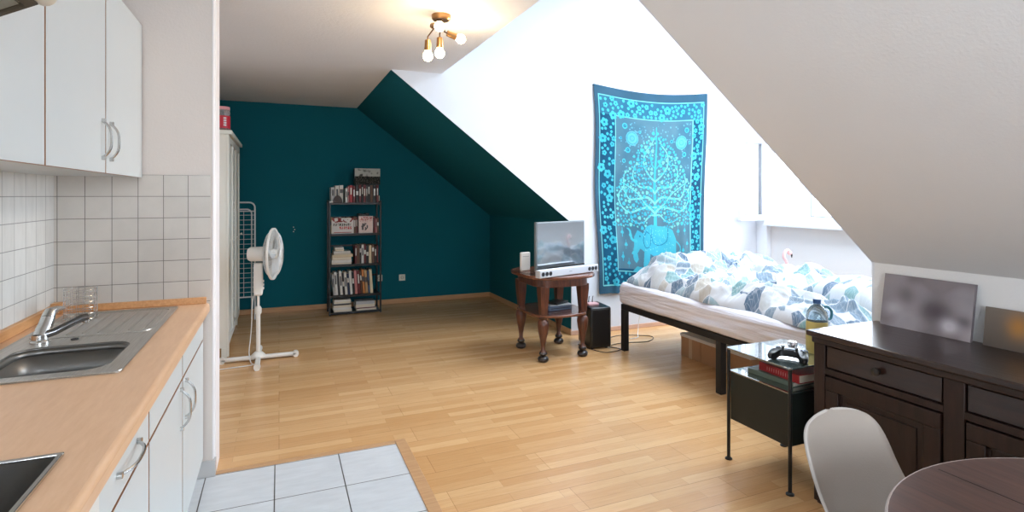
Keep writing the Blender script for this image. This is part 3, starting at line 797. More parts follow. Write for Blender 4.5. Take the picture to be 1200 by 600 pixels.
CM = {}
COLS = {'white': (222,220,214), 'cream': (214,198,164), 'pale grey': (188,190,192), 'red': (170,34,44), 'dark red': (104,28,32), 'black': (28,26,28), 'brown': (98,66,46),
        'orange': (196,120,60), 'tan': (178,142,98), 'navy': (40,54,84), 'green': (70,112,84), 'yellow': (206,172,76), 'dark grey': (70,70,74), 'pink': (200,130,130), 'teal': (36,92,100), 'blue': (78,104,140)}
def cm(c):
    if c not in CM: CM[c] = mat('cover_'+c.replace(' ','_'), srgb(*COLS[c]), .45, var=.08, nscale=30)
    return CM[c]
BOARDS = ['bottom board', 'second board from the floor', 'middle board', 'second board from the top', 'top board']
ORD = ['first','second','third','fourth','fifth','sixth','seventh','eighth','ninth','tenth','eleventh','twelfth','thirteenth','fourteenth','fifteenth','sixteenth']
def book_mesh(w, d, h, c, band=None):
    """upright book, spine facing -Y; local origin at the bottom centre of the spine"""
    m = MB(); t_ = .0025
    m.box(-w/2, w/2, 0, t_, 0, h, 0).box(-w/2, -w/2+t_, 0, d, 0, h, 0).box(w/2-t_, w/2, 0, d, 0, h, 0)
    m.box(-w/2+t_, w/2-t_, t_, d-.004, .003, h-.003, 1)
    q = random.random()
    if q < .45: m.box(-w/2*.45, w/2*.45, -.0006, .0004, h*(.35+.3*q), h*(.75+.3*q), 2)
    elif q < .75: m.box(-w/2*.8, w/2*.8, -.0006, .0004, h*(q-.1), h*(q+.12), 2)
    return m
def row(shelf, x, items, side, y=BY0+.03, z=None, what='book'):
    """items: (colour, thickness, height, lean degrees)"""
    z = (ZS[shelf] if z is None else z)+.0006
    for i, it in enumerate(items):
        c, w, h = it[:3]; lean = math.radians(it[3]) if len(it) > 3 else 0
        band = 'white' if c in ('dark red','black','navy','brown','red','dark grey','green','teal') else 'dark grey'
        o = book_mesh(w*.96, .19, h, c, band).build('book', [cm(c), M['page'], cm(band)])
        x += (w/2*math.cos(lean) if lean else w/2)
        o.location = (x + math.sin(abs(lean))*0, y, z + (abs(math.sin(lean))*w/2)); o.rotation_euler = (0, lean, 0)
        x += (w/2*math.cos(lean) if not lean else w/math.cos(lean)-w/2) + .0006
        tag(o, '%s book, %s %s, %s' % (c, ORD[i], side, BOARDS[shelf]), 'book', 'upright books on the ' + BOARDS[shelf] + ' ' + side)
    return x
def pile(shelf, x0, x1, items, side, y=BY0+.02, z=None):
    z = (ZS[shelf] if z is None else z)+.0006
    for i, (c, th, w) in enumerate(items):
        d = .19; m = MB(); t_ = .0025; dx = random.uniform(-.01,.01)
        m.box(-w/2, w/2, 0, d, 0, t_, 0).box(-w/2, w/2, 0, d, th-t_-.001, th-.001, 0).box(-w/2, w/2, *((0, t_) if i % 2 else (d-t_, d)), t_, th-t_-.001, 0)
        m.box(-w/2+.003, w/2-.003, .003, d-t_-.0005, t_, th-t_-.001, 1)
        o = m.build('book', [cm(c), M['page']]); o.location = ((x0+x1)/2+dx, y, z+.0003); z += th
        tag(o, '%s book lying flat, %s up in the %s pile on the %s' % (c, ORD[i], side, BOARDS[shelf]), 'book', '%s pile of books on the %s' % (side, BOARDS[shelf]))
    return z

# top board
row(4, .565, [('pale grey',.045,.18),('white',.05,.2),('white',.045,.205)], 'from the wardrobe end')
t = thing('arched_ornament', 'dark arched ornament in front of the pale books on the top board', 'ornament', (.64, BY0+.004, ZS[4]))
P = [(.055*math.cos(a), .085*math.sin(a)) for a in [PI*k/16 for k in range(17)]]
MB().prism(P, TR(0,.0,.0) @ XZ, .02).build('arch_body', M['dark_ornament'], t, bevel=.003)
tag(MB().box(-.02,.02,-.015,.015,0,.018).build('small_tin', M['white_plastic'], bevel=.003), 'small white tin at the wardrobe end of the top board', 'tin').location = (.567, BY0+.012, ZS[4])
row(4, .728, [('white',.028,.17),('pink',.018,.19),('red',.04,.205),('dark red',.03,.2)], 'past the arched ornament')
xe = row(4, .85, [('black',.035,.215),('dark red',.03,.215),('black',.022,.21),('dark red',.03,.215),('dark grey',.02,.21),('black',.03,.215),('brown',.03,.21),('black',.04,.212),('dark red',.03,.21)], 'of the dark row')
# picture lying across the dark books
def painted_box(name, w, d, h, paint, res, loc, label, cat, lean=0, edge=None, rz=0, parent=None, sub=None):
    """box whose -Y face carries a painted grid; paint(u,v)->rgb linear"""
    nx, nz = res; m = MB()
    vs = [(-w/2+w*i/nx, 0, h*j/nz) for j in range(nz+1) for i in range(nx+1)]
    fs = [(j*(nx+1)+i, j*(nx+1)+i+1, (j+1)*(nx+1)+i+1, (j+1)*(nx+1)+i) for j in range(nz) for i in range(nx)]
    m.add(vs, fs, 0); m.box(-w/2, w/2, .0004, d, 0, h, 1)
    o = m.build(name, [M['canvas'], edge or M['picture_edge']], smooth=0)
    at = o.data.color_attributes.new('paint', 'FLOAT_COLOR', 'POINT')
    for k in range(len(o.data.vertices)):
        v = o.data.vertices[k].co; c = paint((v.x+w/2)/w, v.z/h) if k < len(vs) else (.3,.3,.3)
        at.data[k].color = (*c, 1)
    o.location = loc; o.rotation_euler = (lean, 0, rz)
    if label: tag(o, label, cat)
    return o
L3 = lambda r,g,b: srgb(r,g,b)[:3]
def lerp(a, b, t): return tuple(x*(1-t)+y*t for x, y in zip(a, b))
def p_photo(u, v):
    n = noise.noise(Vector((u*6, v*5, 3))); n2 = noise.noise(Vector((u*22, v*16, 1)))
    if v > .5: return lerp(L3(176,178,172), L3(70,72,70), min(1, max(0, (n+.1-abs(u-.4))*2.5 + n2*.6)))
    return lerp(L3(24,30,28), L3(96,90,84), max(0, min(1, n2*1.6+.1)))
painted_box('photo_box', .30, .12, .195, p_photo, (60,40), (.99, BY0+.04, ZS[4]+.216), 'box with grey landscape photograph on top of the dark books', 'box', edge=mat('dark_photo_box', srgb(48,46,44), .5))

# second board from the top
x = row(3, .565, [('yellow',.02,.19),('green',.018,.175),('tan',.03,.18),('red',.022,.19),('white',.03,.19),('brown',.02,.17),('yellow',.03,.185),('orange',.024,.18),('tan',.03,.19)], 'from the wardrobe end', y=BY0+.07)
def p_cover1(u, v):
    if v < .1: return L3(170,30,40) if .1 < u < .9 and v > .05 else L3(220,214,206)
    for (a, b, c) in ((.50,.66,L3(60,70,62)), (.26,.45,L3(196,50,52))):
        if a < v < b:
            k = (u-.08)/.84*9
            if 0 < k < 9 and (k % 1) < .72 and u > (.35 if a < .4 else 0) and noise.noise(Vector((int(k)*3.3, v*14, (k%1)*3))) > -.22: return c
    if v > .72 and noise.noise(Vector((u*7, v*7, 2))) > .05: return L3(140,60,56)
    return L3(222,216,210)
painted_box('illustrated_book', .255, .022, .185, p_cover1, (72,50), (.70, BY0+.034, ZS[3]+.001), 'white book facing outwards with rows of red lettering, second board from top', 'book', edge=M['page'])
x = row(3, .826, [('brown',.026,.2),('dark red',.018,.19)], 'beside the outward white book')
def p_cover2(u, v):
    if u < .05 or u > .95 or v < .04 or v > .96: return L3(206,190,184)
    d = math.hypot(u-.4, (v-.38)*1.1)
    if d < .25 and noise.noise(Vector((u*9, v*9, 5))) > -.1: return L3(92,88,88)
    if v > .68 and noise.noise(Vector((u*12, v*16, 7))) > .1: return L3(190,80,84)
    return L3(226,204,196)
painted_box('picture_book', .17, .02, .205, p_cover2, (50,56), (.965, BY0+.012, ZS[3]+.001), 'pale pink book facing outwards with a dark drawing on its cover', 'book', edge=M['page'])
row(3, 1.056, [('dark red',.026,.19),('pink',.018,.17),('brown',.022,.18)], 'from the window end')
row(3, .89, [('black',.04,.23),('dark grey',.04,.225),('black',.04,.235)], 'behind the pale pink book', y=BY0+.05)
# middle board
z = pile(2, .575, .815, [('pale grey',.022,.23),('white',.03,.225),('tan',.035,.22),('cream',.03,.235),('blue',.02,.2),('white',.018,.19)], 'wardrobe-end')
pile(2, .60, .72, [('dark grey',.025,.11),('white',.02,.1)], 'little upper', z=z+.0006)
row(2, .84, [('dark red',.024,.22),('brown',.03,.225),('black',.02,.22),('white',.03,.225),('dark red',.025,.23),('black',.03,.21),('cream',.035,.215),('brown',.03,.22),('black',.028,.2),('dark red',.02,.21)], 'past the pile')
# second board from the floor : leaning books
row(1, .592, [('pale grey',.022,.25,-4),('white',.034,.27,-4),('dark grey',.022,.26,-4),('white',.032,.28,-4),('black',.022,.26,-4),('white',.032,.27,-4),('navy',.026,.25,-4),('white',.03,.28,-4),
              ('black',.026,.27,-4),('pink',.032,.285,-4),('dark red',.034,.28,-4),('brown',.022,.27,-4),('orange',.03,.29,-4),('tan',.034,.28,-4),('blue',.022,.27,-4),('cream',.036,.29,-4)], 'from the wardrobe end')
# bottom board
pile(0, .585, .80, [('white',.028,.21),('white',.026,.205),('cream',.024,.21),('dark grey',.02,.19),('white',.026,.2),('white',.02,.19)], 'wardrobe-end')
pile(0, .85, 1.08, [('white',.022,.24),('dark red',.012,.22),('white',.04,.23),('pale grey',.035,.22)], 'window-end')

# ---------------------------------------------------------------- TV table with TV
TX, TY, TH = 2.28, 4.50, .735
t = thing('antique_tv_table', 'dark walnut side table with turned legs under the television', 'table', (TX, TY, 0))
def super_ell(a, b, e, n=48): return [(a*abs(math.cos(k*2*PI/n))**(2/e)*(1 if math.cos(k*2*PI/n)>=0 else -1), b*abs(math.sin(k*2*PI/n))**(2/e)*(1 if math.sin(k*2*PI/n)>=0 else -1)) for k in range(n)]
MB().prism(super_ell(.33,.37,3.2), TR(0,0,TH-.028), .028).build('top', M['tv_top'], t, bevel=.008, seg=3)
MB().prism(super_ell(.26,.30,4), TR(0,0,TH-.10), .072).build('apron', M['tv_table'], t, bevel=.003)
MB().prism(super_ell(.27,.31,3), TR(0,0,.375), .022).build('lower_shelf', M['tv_top'], t, bevel=.006)
for (x,y) in ((-.2,-.235),(-.2,.235),(.2,-.21),(.2,.245)):
    m = MB(); C = [(.036,.645),(.036,.62),(.026,.42)]
    vs = []; 
    for r, z in ((.041,TH-.09),(.041,.60),(.027,.41),(.027,.397)):
        vs += [(x-r,y-r,z),(x+r,y-r,z),(x+r,y+r,z),(x-r,y+r,z)]
    fs = [(i*4+k, i*4+(k+1)%4, (i+1)*4+(k+1)%4, (i+1)*4+k) for i in range(3) for k in range(4)] + [(0,1,2,3),(15,14,13,12)]
    m.add(vs, fs)
    m.lathe([(.03,.085),(.018,.10),(.019,.13),(.028,.19),(.042,.25),(.05,.31),(.046,.345),(.03,.36),(.036,.366),(.036,.375)], (x,y,0), 24)
    lg = m.build('leg', M['tv_table'], t, smooth=50)
    MB().lathe([(.0001,0),(.034,0),(.046,.012),(.048,.026),(.04,.042),(.02,.05),(.03,.058),(.036,.07),(.03,.085),(.015,.09)], (x,y,0), 24).build('foot', M['tv_foot'], lg, smooth=50)

# TV : stands rotated, glossy screen
p0, p1 = Vector((2.02,4.27,0)), Vector((2.60,4.465,0))
c = (p0+p1)/2; ang = math.atan2(p1.y-p0.y, p1.x-p0.x)
t = thing('television', 'small flat television with glossy dark screen on the walnut table', 'television', (c.x, c.y, TH), ang)
W_, H_ = .615, .425; z0 = .03
MB().box(-W_/2, W_/2, 0, .03, z0, z0+H_).box(-W_*.3, W_*.3, .03, .055, z0+.05, z0+.3).build('casing', M['tv_bezel'], t, bevel=.004)
MB().box(-W_/2+.01, W_/2-.01, -.002, .001, z0+.035, z0+H_-.01).build('screen', M['screen'], t)
MB().box(-W_/2+.002, W_/2-.002, -.003, .0, z0+.002, z0+.032).build('lower_bezel', M['black_plastic'], t, bevel=.001)
MB().prism(super_ell(.14,.075,3), TR(0,.05,0), .01).box(-.03,.03,.012,.03,.008,z0+.1).build('stand', M['black_plastic'], t, bevel=.003)

p0, p1 = Vector((1.975,4.09,0)), Vector((2.62,4.29,0))
c = (p0+p1)/2; ang = math.atan2(p1.y-p0.y, p1.x-p0.x)
t = thing('soundbar', 'silver soundbar with black speaker cones lying before the television', 'soundbar', (c.x, c.y+.03, TH), ang)
SL = (p1-p0).length+.04
MB().box(-SL/2, SL/2, -.03, .03, .004, .068).build('housing', M['silver'], t, bevel=.006)
MB().box(-SL/2+.1, SL/2-.1, -.02, .02, 0, .005).build('rubber_foot', M['black_rubber'], t)
for sx in (-1,1):
    for k in range(3):
        x = sx*(SL/2-.035-.042*k)
        MB().lathe([(.0175,0),(.0175,.002),(.015,.002),(.006,-.006),(.0001,-.003)], n=20, T=TR(x,-.0305,.036) @ Matrix.Rotation(PI/2,4,'X')).build('speaker_cone', M['cone'], t)
MB().box(-.018,.018,-.0308,-.03,.034,.038).build('badge', M['tv_bezel'], t)

t = thing('router', 'white upright router on the walnut table behind the television', 'router', (2.06, 4.60, TH), .2)
MB().box(-.05,.05,-.015,.015,0,.17).build('case', M['white_plastic'], t, bevel=.008)
MB().box(-.035,.035,-.0155,-.0145,.13,.134).build('vent_line', M['gasket'], t)
MB().tube(smooth_path([(.02,.014,.05),(.03,.05,.06),(.0,.08,.03),(-.1,.06,.005),(-.12,-.1,.005),(-.05,-.2,.005)]), .003, 6).build('cable', M['cable_black'], t)
# things on the lower shelf
t = thing('game_console', 'flat grey console box on the lower shelf of the walnut table', 'console', (2.30, 4.47, .3978), .1)
MB().box(-.12,.12,-.09,.09,0,.045).build('case', M['greyblue'], t, bevel=.005)
MB().box(-.10,.10,-.0915,-.0895,.018,.024).build('slot', M['black_plastic'], t)
tag(MB().box(-.11,.11,-.09,.09,0,.006).build('paper_sheet', M['paper']), 'white papers lying on the grey console box', 'paper').location = (2.31,4.46,.4432)
o = tag(MB().box(-.09,.09,-.065,.065,0,.018).build('dvd_case', M['black_plastic'], bevel=.002), 'black disc case lying on the papers under the television', 'disc case'); o.location = (2.31,4.46,.4496); o.rotation_euler = (0,0,.5)
# speaker
t = thing('subwoofer', 'black box subwoofer on the floor beside the walnut table', 'speaker', (2.765, 4.56, 0), -.12)
MB().box(-.105,.105,-.15,.15,.01,.385).build('cabinet', M['black_vinyl'], t, bevel=.018, seg=3)
for (x,y) in ((-.07,-.11),(.07,-.11),(-.07,.11),(.07,.11)): MB().cyl((x,y,0),(x,y,.012),.014,n=12).build('rubber_foot', M['black_rubber'], t)
MB().box(-.085,.085,-.154,-.148,.03,.365).build('front_grille', M['black_plastic'], t, bevel=.003)
t = thing('remote_receiver', 'small pale pink box with black wires on top of the subwoofer', 'receiver', (2.73, 4.55, .385))
MB().box(-.055,.055,-.04,.04,0,.02).build('case', M['pink'], t, bevel=.004)
m = MB()
for dx in (-.02,.02): m.tube(smooth_path([(dx,.02,.018),(dx,.02,.06),(dx+.012,.03,.075),(dx+.02,.05,.06),(dx+.03,.08,.01)]), .0035, 6)
m.build('wire', M['cable_black'], t)
# cables on the floor
o = MB().tube(smooth_path([(2.62,4.62,.004),(2.7,4.3,.004),(2.9,4.32,.004),(2.86,4.45,.004),(3.05,4.5,.004),(3.3,4.45,.004),(3.45,4.6,.004),(3.2,4.75,.004),(3.0,4.7,.004)]), .0035, 6).build('floor_cable', M['cable_black'])
tag(o, 'thin black cable curling on the floor between subwoofer and bed', 'cable')
o = MB().tube(smooth_path([(3.42,4.78,.36),(3.43,4.75,.25),(3.40,4.74,.12),(3.36,4.7,.02),(3.30,4.62,.004),(3.2,4.6,.004)]), .004, 6).build('charging_cable', M['cable_white'])
tag(o, 'white cable hanging to the floor behind the bed head', 'cable')

# ---------------------------------------------------------------- bed
t = thing('black_metal_bed', 'black square-tube metal bed frame in the dormer', 'bed', (3.6, 3.3, 0))
QX0, QX1, QY0, QY1 = 2.895, 4.30, 2.10, 4.31
s = .052
for (x,y) in ((QX0,QY1-s),(QX0,3.06),(QX0,QY0),(QX1-s,QY1-s),(QX1-s,3.06),(QX1-s,QY0)):
    MB().box(x, x+s, y, y+s, 0, .375).build('leg', M['bed_metal'], t, world=True, bevel=.003)
MB().box(QX0, QX0+s, QY0, QY1, .375, .425).build('side_rail', M['bed_metal'], t, world=True, bevel=.003)
MB().box(QX1-s, QX1, QY0, QY1, .375, .425).build('side_rail', M['bed_metal'], t, world=True, bevel=.003)
MB().box(QX0+s, QX1-s, QY1-s, QY1, .375, .425).build('end_rail', M['bed_metal'], t, world=True, bevel=.003)
MB().box(QX0+s, QX1-s, QY0, QY0+s, .375, .425).build('end_rail', M['bed_metal'], t, world=True, bevel=.003)
for k in range(9):
    y = QY0+.2+k*.21
    MB().box(QX0+s, QX1-s, y, y+.05, .385, .41).build('slat', M['bed_metal'], t, world=True)

def soft_block(x0, x1, y0, y1, z0, z1, r, ny, amp, seed, crease=0):
    """mattress-like body, cross-section rounded in XZ, ends rounded off in Y"""
    sec = []
    def arc(cx, cz, a0, n=6): return [(cx+r*math.cos(a0+PI/2*k/n), cz+r*math.sin(a0+PI/2*k/n)) for k in range(n+1)]
    def line(a, b, n): return [(a[0]+(b[0]-a[0])*k/n, a[1]+(b[1]-a[1])*k/n) for k in range(1, n)]
    c = [arc(x1-r, z1-r, 0), arc(x0+r, z1-r, PI/2), arc(x0+r, z0+r, PI), arc(x1-r, z0+r, 3*PI/2)]
    for i in range(4):
        sec += c[i]; sec += line(c[i][-1], c[(i+1)%4][0], 14 if i % 2 == 0 else 16)
    n = len(sec); cx, cz = (x0+x1)/2, (z0+z1)/2; m = MB(); vs = []
    for j in range(ny+1):
        u = j/ny; y = y0+(y1-y0)*u; e = min(y-y0, y1-y); k = 1 if e >= r else math.sqrt(max(0, 1-(1-e/r)**2)); ins = r*(1-k)
        for (x, z) in sec:
            nx, nz = x-cx, z-cz
            X = x-math.copysign(min(ins, abs(nx)), nx); Z = z-math.copysign(min(ins, abs(nz)), nz)
            d = amp*noise.noise(Vector((x*3, y*1.6, z*28+seed))) if abs(nx) > (x1-x0)/2-r else 0
            if crease and abs(nx) > (x1-x0)/2-r: d += crease*(-abs(noise.noise(Vector((4, y*1.1, z*22+seed*2+y*2.4)))))
            X += math.copysign(d, nx); vs.append((X, y, max(Z, z0)))
    fs = [(j*n+k, j*n+(k+1)%n, (j+1)*n+(k+1)%n, (j+1)*n+k) for j in range(ny) for k in range(n)] + [tuple(range(n)), tuple(range(ny*n, (ny+1)*n))]
    m.add(vs, fs); return m
MZ = .625
o = soft_block(2.885, 4.29, 2.12, 4.335, .4255, MZ, .045, 120, .016, 3, .026).build('mattress', M['mattress'], smooth=70)
tag(o, 'thick mattress in a creased white sheet on the black bed frame', 'mattress')

# duvet : a rumpled heap of cloth
def cloth(name, x0, x1, y0, y1, nx, ny, hf, zbase, mats, uvs=1.0, edge=None):
    vs = []; uv = []
    for j in range(ny+1):
        for i in range(nx+1):
            u, v = i/nx, j/ny; x, y, z = hf(u, v); vs.append((x, y, z)); uv.append((u*(x1-x0)*uvs, v*(y1-y0)*uvs))
    fs = [(j*(nx+1)+i, j*(nx+1)+i+1, (j+1)*(nx+1)+i+1, (j+1)*(nx+1)+i) for j in range(ny) for i in range(nx)]
    b = len(vs); loop = [i for i in range(nx+1)] + [j*(nx+1)+nx for j in range(1, ny+1)] + [ny*(nx+1)+i for i in range(nx-1, -1, -1)] + [j*(nx+1) for j in range(ny-1, 0, -1)]
    for k in loop: vs.append((vs[k][0], vs[k][1], zbase)); uv.append(uv[k])
    n = len(loop)
    fs += [(loop[k], loop[(k+1)%n], b+(k+1)%n, b+k) for k in range(n)] + [tuple(b+k for k in range(n))]
    m = MB().add(vs, fs); o = m.build(name, mats, smooth=75)
    ul = o.data.uv_layers.new(name='UVMap')
    for lp in o.data.loops: ul.data[lp.index].uv = uv[lp.vertex_index]
    return o
def ridge(v): return 1-abs(noise.noise(v))*2.2
def duvet_h(u, v):
    X0, X1, YY0, YY1 = 2.925, 4.37, 2.2, 4.27
    # wavering outline
    ex = .05*noise.noise(Vector((v*5, 0, 9)))+.02*noise.noise(Vector((v*17, 2, 9))); ey = .05*noise.noise(Vector((u*5, 3, 1)))
    x = X0+(X1-X0)*u + ex*(1-u)*1.2; y = YY0+(YY1-YY0)*v + ey*v
    p = Vector((x*1.0, y*1.0, 0))
    w = Vector((noise.noise(p*2.1), noise.noise(p*2.1+Vector((7,3,1))), 0))
    q = p + w*.28
    h = .07 + .10*max(0, noise.noise(q*2.3+Vector((2,0,4)))+.3)
    sr = lambda v_: math.exp(-(noise.noise(v_)/.16)**2)
    h += .050*sr(Vector((q.x*1.9, q.y*2.6, 2))) + .034*sr(Vector((q.x*4.2+q.y*1.5, q.y*4.2, 5)))
    h += .016*sr(Vector((q.x*9+q.y*4, q.y*8, 8))) + .008*sr(Vector((q.x*19, q.y*15+q.x*7, 3)))
    h += .06*math.exp(-((y-4.02)/.2)**2)
    # pressed down under the pillow and the flamingo
    dp = max(abs(x-3.82)/.34, abs(y-2.64)/.43); k1 = min(1, max(0, (dp-1.08)/.4)); h = h*k1 + .03*(1-k1)
    df = math.hypot(x-4.16, y-3.60)/.11; k2 = min(1, max(0, (df-.8)/.6)); h = h*k2 + .03*(1-k2)
    e = min(1, min(u, 1-u, v*1.1, (1-v)*1.3)/.10)
    k = math.sin(e*PI/2)**.7
    z = MZ + .002 + h*k
    return (x, y, z)
o = cloth('duvet', 2.925, 4.37, 2.2, 4.27, 190, 260, duvet_h, MZ+.001, M['bedding'], 1.0)
for v in o.data.vertices:      # the far edge hangs over the mattress side
    if v.co.x > 4.30: v.co.z -= 0
tag(o, 'rumpled duvet patterned in white, mint and slate blue on the bed', 'duvet')
# pillow
def pillow_h(u, v):
    # widest at mid height
    pass
    a, b = u*2-1, v*2-1
    e = (max(0, 1-abs(a)**2.6)*max(0, 1-abs(b)**2.6))**.42
    px, py = a*.36*(1-.07*(1-abs(b))**0+.05*b*b), b*.24*(1+.05*a*a)
    n = .02*ridge(Vector((px*6, py*6, 4)))
    return (px, py, .02 + (.14+n)*e)
o = cloth('pillow', 0, .8, 0, .5, 60, 40, pillow_h, .0, M['bedding'], 1.2)
o.location = (3.82, 2.64, .668); o.rotation_euler = (0, 0, 1.35)
tag(o, 'plump pillow in the mint and slate patterned cover near the bed foot', 'pillow')

# flamingo
t = thing('flamingo_ornament', 'pale pink flamingo ornament with curved neck behind the duvet', 'ornament', (4.16, 3.60, .659))
MB().sphere((-.03,0,.05), .05, 18, 12, sc=(1.3,.8,.85)).build('body', M['flamingo_pink'], t)
MB().tube(smooth_path([(-.0,0,.06),(.02,0,.11),(-.005,0,.17),(-.035,0,.215),(-.02,0,.26),(.015,0,.272),(.035,0,.25)]), .013, 12).build('neck', M['flamingo_pink'], t)
MB().sphere((.036,0,.249), .022, 14, 10, sc=(1.1,.8,.9)).build('head', M['flamingo_pink'], t)
MB().tube([(.05,0,.243),(.062,0,.228),(.062,0,.205)], .007, 10, rs=[.009,.008,.003]).build('beak', M['black_plastic'], t)
MB().lathe([(.0001,0),(.045,0),(.045,.006),(.012,.014),(.01,.04)], n=20, T=TR(-.01,0,0)).build('foot', M['flamingo_yellow'], t)

# boxes under the bed
for (y0, y1, lab) in ((3.725, 3.97, 'small cardboard box under the bed, on the side nearer the tapestry'), (3.17, 3.72, 'long cardboard box under the bed beside the middle leg')):
    t = thing('cardboard_box', lab, 'box', (3.5, (y0+y1)/2, 0))
    MB().box(3.30, 3.75, y0, y1, 0, .19).build('carton', M['card'], t, world=True, bevel=.003)
    MB().box(3.29, 3.76, y0-.002, y1+.002, .172, .2).build('lid', M['box_lid'], t, world=True, bevel=.003)
    MB().box(3.2985, 3.301, (y0+y1)/2-.02, (y0+y1)/2+.02, .0, .17).build('tape', M['card_tape'], t, world=True)

# ---------------------------------------------------------------- tapestry (painted cotton)
def paint_tapestry(W=330, H=480):
    rng = np.random.RandomState(4)
    yy, xx = np.mgrid[0:H, 0:W]; u = xx/(W-1); v = yy/(H-1)          # v from the top
    asp = 1.5; X = u*asp; Y = v*2.2
    C = lambda r,g,b: np.array(srgb(r,g,b)[:3])
    def blotch(s, seed):
        g = np.random.RandomState(seed).rand(s, s); gy = v*(s-1.001); gx = u*(s-1.001); iy = gy.astype(int); ix = gx.astype(int); fy = gy-iy; fx = gx-ix
        fy = fy*fy*(3-2*fy); fx = fx*fx*(3-2*fx)
        return g[iy,ix]*(1-fy)*(1-fx)+g[iy+1,ix]*fy*(1-fx)+g[iy,ix+1]*(1-fy)*fx+g[iy+1,ix+1]*fy*fx
    n1 = blotch(7, 1)*.6+blotch(17, 2)*.4
    base = C(60,118,146)[None,None]*(1-n1[...,None]) + C(118,148,166)[None,None]*n1[...,None]
    edge = ((u < .17) | (u > .86) | (v > .88))
    eb = C(6,66,102)[None,None]*(1-n1[...,None]) + C(16,104,142)[None,None]*n1[...,None]
    eb2 = C(40,112,146)[None,None]*(1-n1[...,None]) + C(70,132,160)[None,None]*n1[...,None]
    img = np.where(edge[...,None], eb, base)
    img = np.where(((v < .135))[...,None], eb2, img)
    out = (v < .04) | (u < .028) | (u > .972) | (v > .965)
    img = np.where(out[...,None], C(66,106,134)[None,None]*(.75+.4*n1[...,None]), img)
    bandmask = np.zeros((H,W), bool)
    cy = C(96,222,238); cy2 = C(62,192,222); pale = C(150,236,240)
    cyn = blotch(9, 8)
    cyan = cy[None,None]*(cyn[...,None]) + cy2[None,None]*(1-cyn[...,None])
    def put(mask, colr=None): 
        img[mask] = (cyan if colr is None else np.broadcast_to(colr, img.shape))[mask]
    def win(cx, cyy, r):
        x0 = max(0, int((cx-r)/asp*(W-1))-1); x1 = min(W, int((cx+r)/asp*(W-1))+3); y0 = max(0, int((cyy-r)/2.2*(H-1))-1); y1 = min(H, int((cyy+r)/2.2*(H-1))+3)
        return slice(y0, y1), slice(x0, x1)
    def disc(cx, cyy, r, colr=None, ring=None, petals=0, ph=0):
        sl = win(cx, cyy, r*1.3)
        dx = X[sl]-cx; dy = Y[sl]-cyy; d = np.hypot(dx, dy); R_ = r
        if petals: R_ = r*(.78+.28*np.abs(np.cos(petals/2*(np.arctan2(dy,dx)+ph))))
        mk = d < R_
        if ring: mk &= d > R_*ring
        sub = img[sl]; sub[mk] = (cyan[sl] if colr is None else np.broadcast_to(colr, sub.shape))[mk]
    def seg(ax, ay, bx, by, r0, r1=None, colr=None):
        r1 = r0 if r1 is None else r1; rm = max(r0, r1)+.006
        cx, cyy = (ax+bx)/2, (ay+by)/2; sl = win(cx, cyy, math.hypot(bx-ax, by-ay)/2+rm)
        px = X[sl]-ax; py = Y[sl]-ay; L2 = (bx-ax)**2+(by-ay)**2+1e-9
        t_ = np.clip((px*(bx-ax)+py*(by-ay))/L2, 0, 1); d = np.hypot(px-t_*(bx-ax), py-t_*(by-ay))
        mk = d < r0+(r1-r0)*t_; sub = img[sl]; sub[mk] = (cyan[sl] if colr is None else np.broadcast_to(colr, sub.shape))[mk]
    def curve(P, r0, r1, colr=None):
        P = smooth_path([(p[0]*asp, p[1]*2.2, 0) for p in P], 7); n = len(P)
        for i in range(n-1): seg(P[i].x, P[i].y, P[i+1].x, P[i+1].y, r0+(r1-r0)*i/n, r0+(r1-r0)*(i+1)/n, colr)
        return P
    # frame lines
    for (a, b, c_, d_) in ((.035,.045,.965,.96), (.165,.135,.86,.893)):
        for (p, q) in (((a,b),(c_,b)), ((c_,b),(c_,d_)), ((c_,d_),(a,d_)), ((a,d_),(a,b))): seg(p[0]*asp, p[1]*2.2, q[0]*asp, q[1]*2.2, .0055, colr=pale)
    # flower border by dart throwing
    pts = []
    for _ in range(9000):
        a, b = rng.rand()*asp, rng.rand()*2.2; U, V = a/asp, b/2.2
        if not (.05 < U < .955 and .055 < V < .95): continue
        if .155 < U < .87 and .127 < V < .90: continue
        r = rng.choice([.016,.028,.046], p=[.4,.3,.3])
        if all((a-p[0])**2+(b-p[1])**2 > (r+p[2]+.005)**2 for p in pts):
            pts.append((a,b,r)); disc(a, b, r, petals=(5 if r > .02 else 0), ph=rng.rand()*6)
            if r > .02: disc(a, b, r*.28, C(30,110,150))
    # moons
    for (U, V, r) in ((.305,.235,.078), (.75,.248,.078)):
        disc(U*asp, V*2.2, r, C(112,204,226)); disc(U*asp, V*2.2, r*.86, C(64,150,188), ring=.9); disc(U*asp, V*2.2, r*.4, C(84,174,206), ring=.7)
    for (U, V, r) in ((.245,.178,.032),(.80,.185,.03),(.27,.295,.03),(.78,.31,.028),(.24,.35,.022),(.40,.29,.02),(.66,.24,.02),(.70,.33,.02),(.37,.2,.016),(.21,.24,.016),(.83,.25,.018)):
        disc(U*asp, V*2.2, r); disc(U*asp, V*2.2, r*.55, C(50,100,140), ring=.4)
    for _ in range(260):
        U, V = rng.uniform(.19,.84), rng.uniform(.15,.5); disc(U*asp, V*2.2, rng.choice([.004,.007,.009]), C(120,190,215))
    # tree
    curve([(.52,.68),(.525,.58),(.515,.45),(.52,.3),(.52,.17)], .028, .004)
    tips = []
    def both(P, r0, r1):
        for s_ in (1,-1):
            Q = [(.52+(p[0]-.52)*s_, p[1]) for p in P]; path = curve(Q, r0, r1, pale if r0 > .008 else None)
            tips.extend(path)
    both([(.52,.60),(.46,.57),(.38,.58),(.29,.60),(.22,.57),(.20,.52),(.23,.49),(.26,.51)], .014, .004)
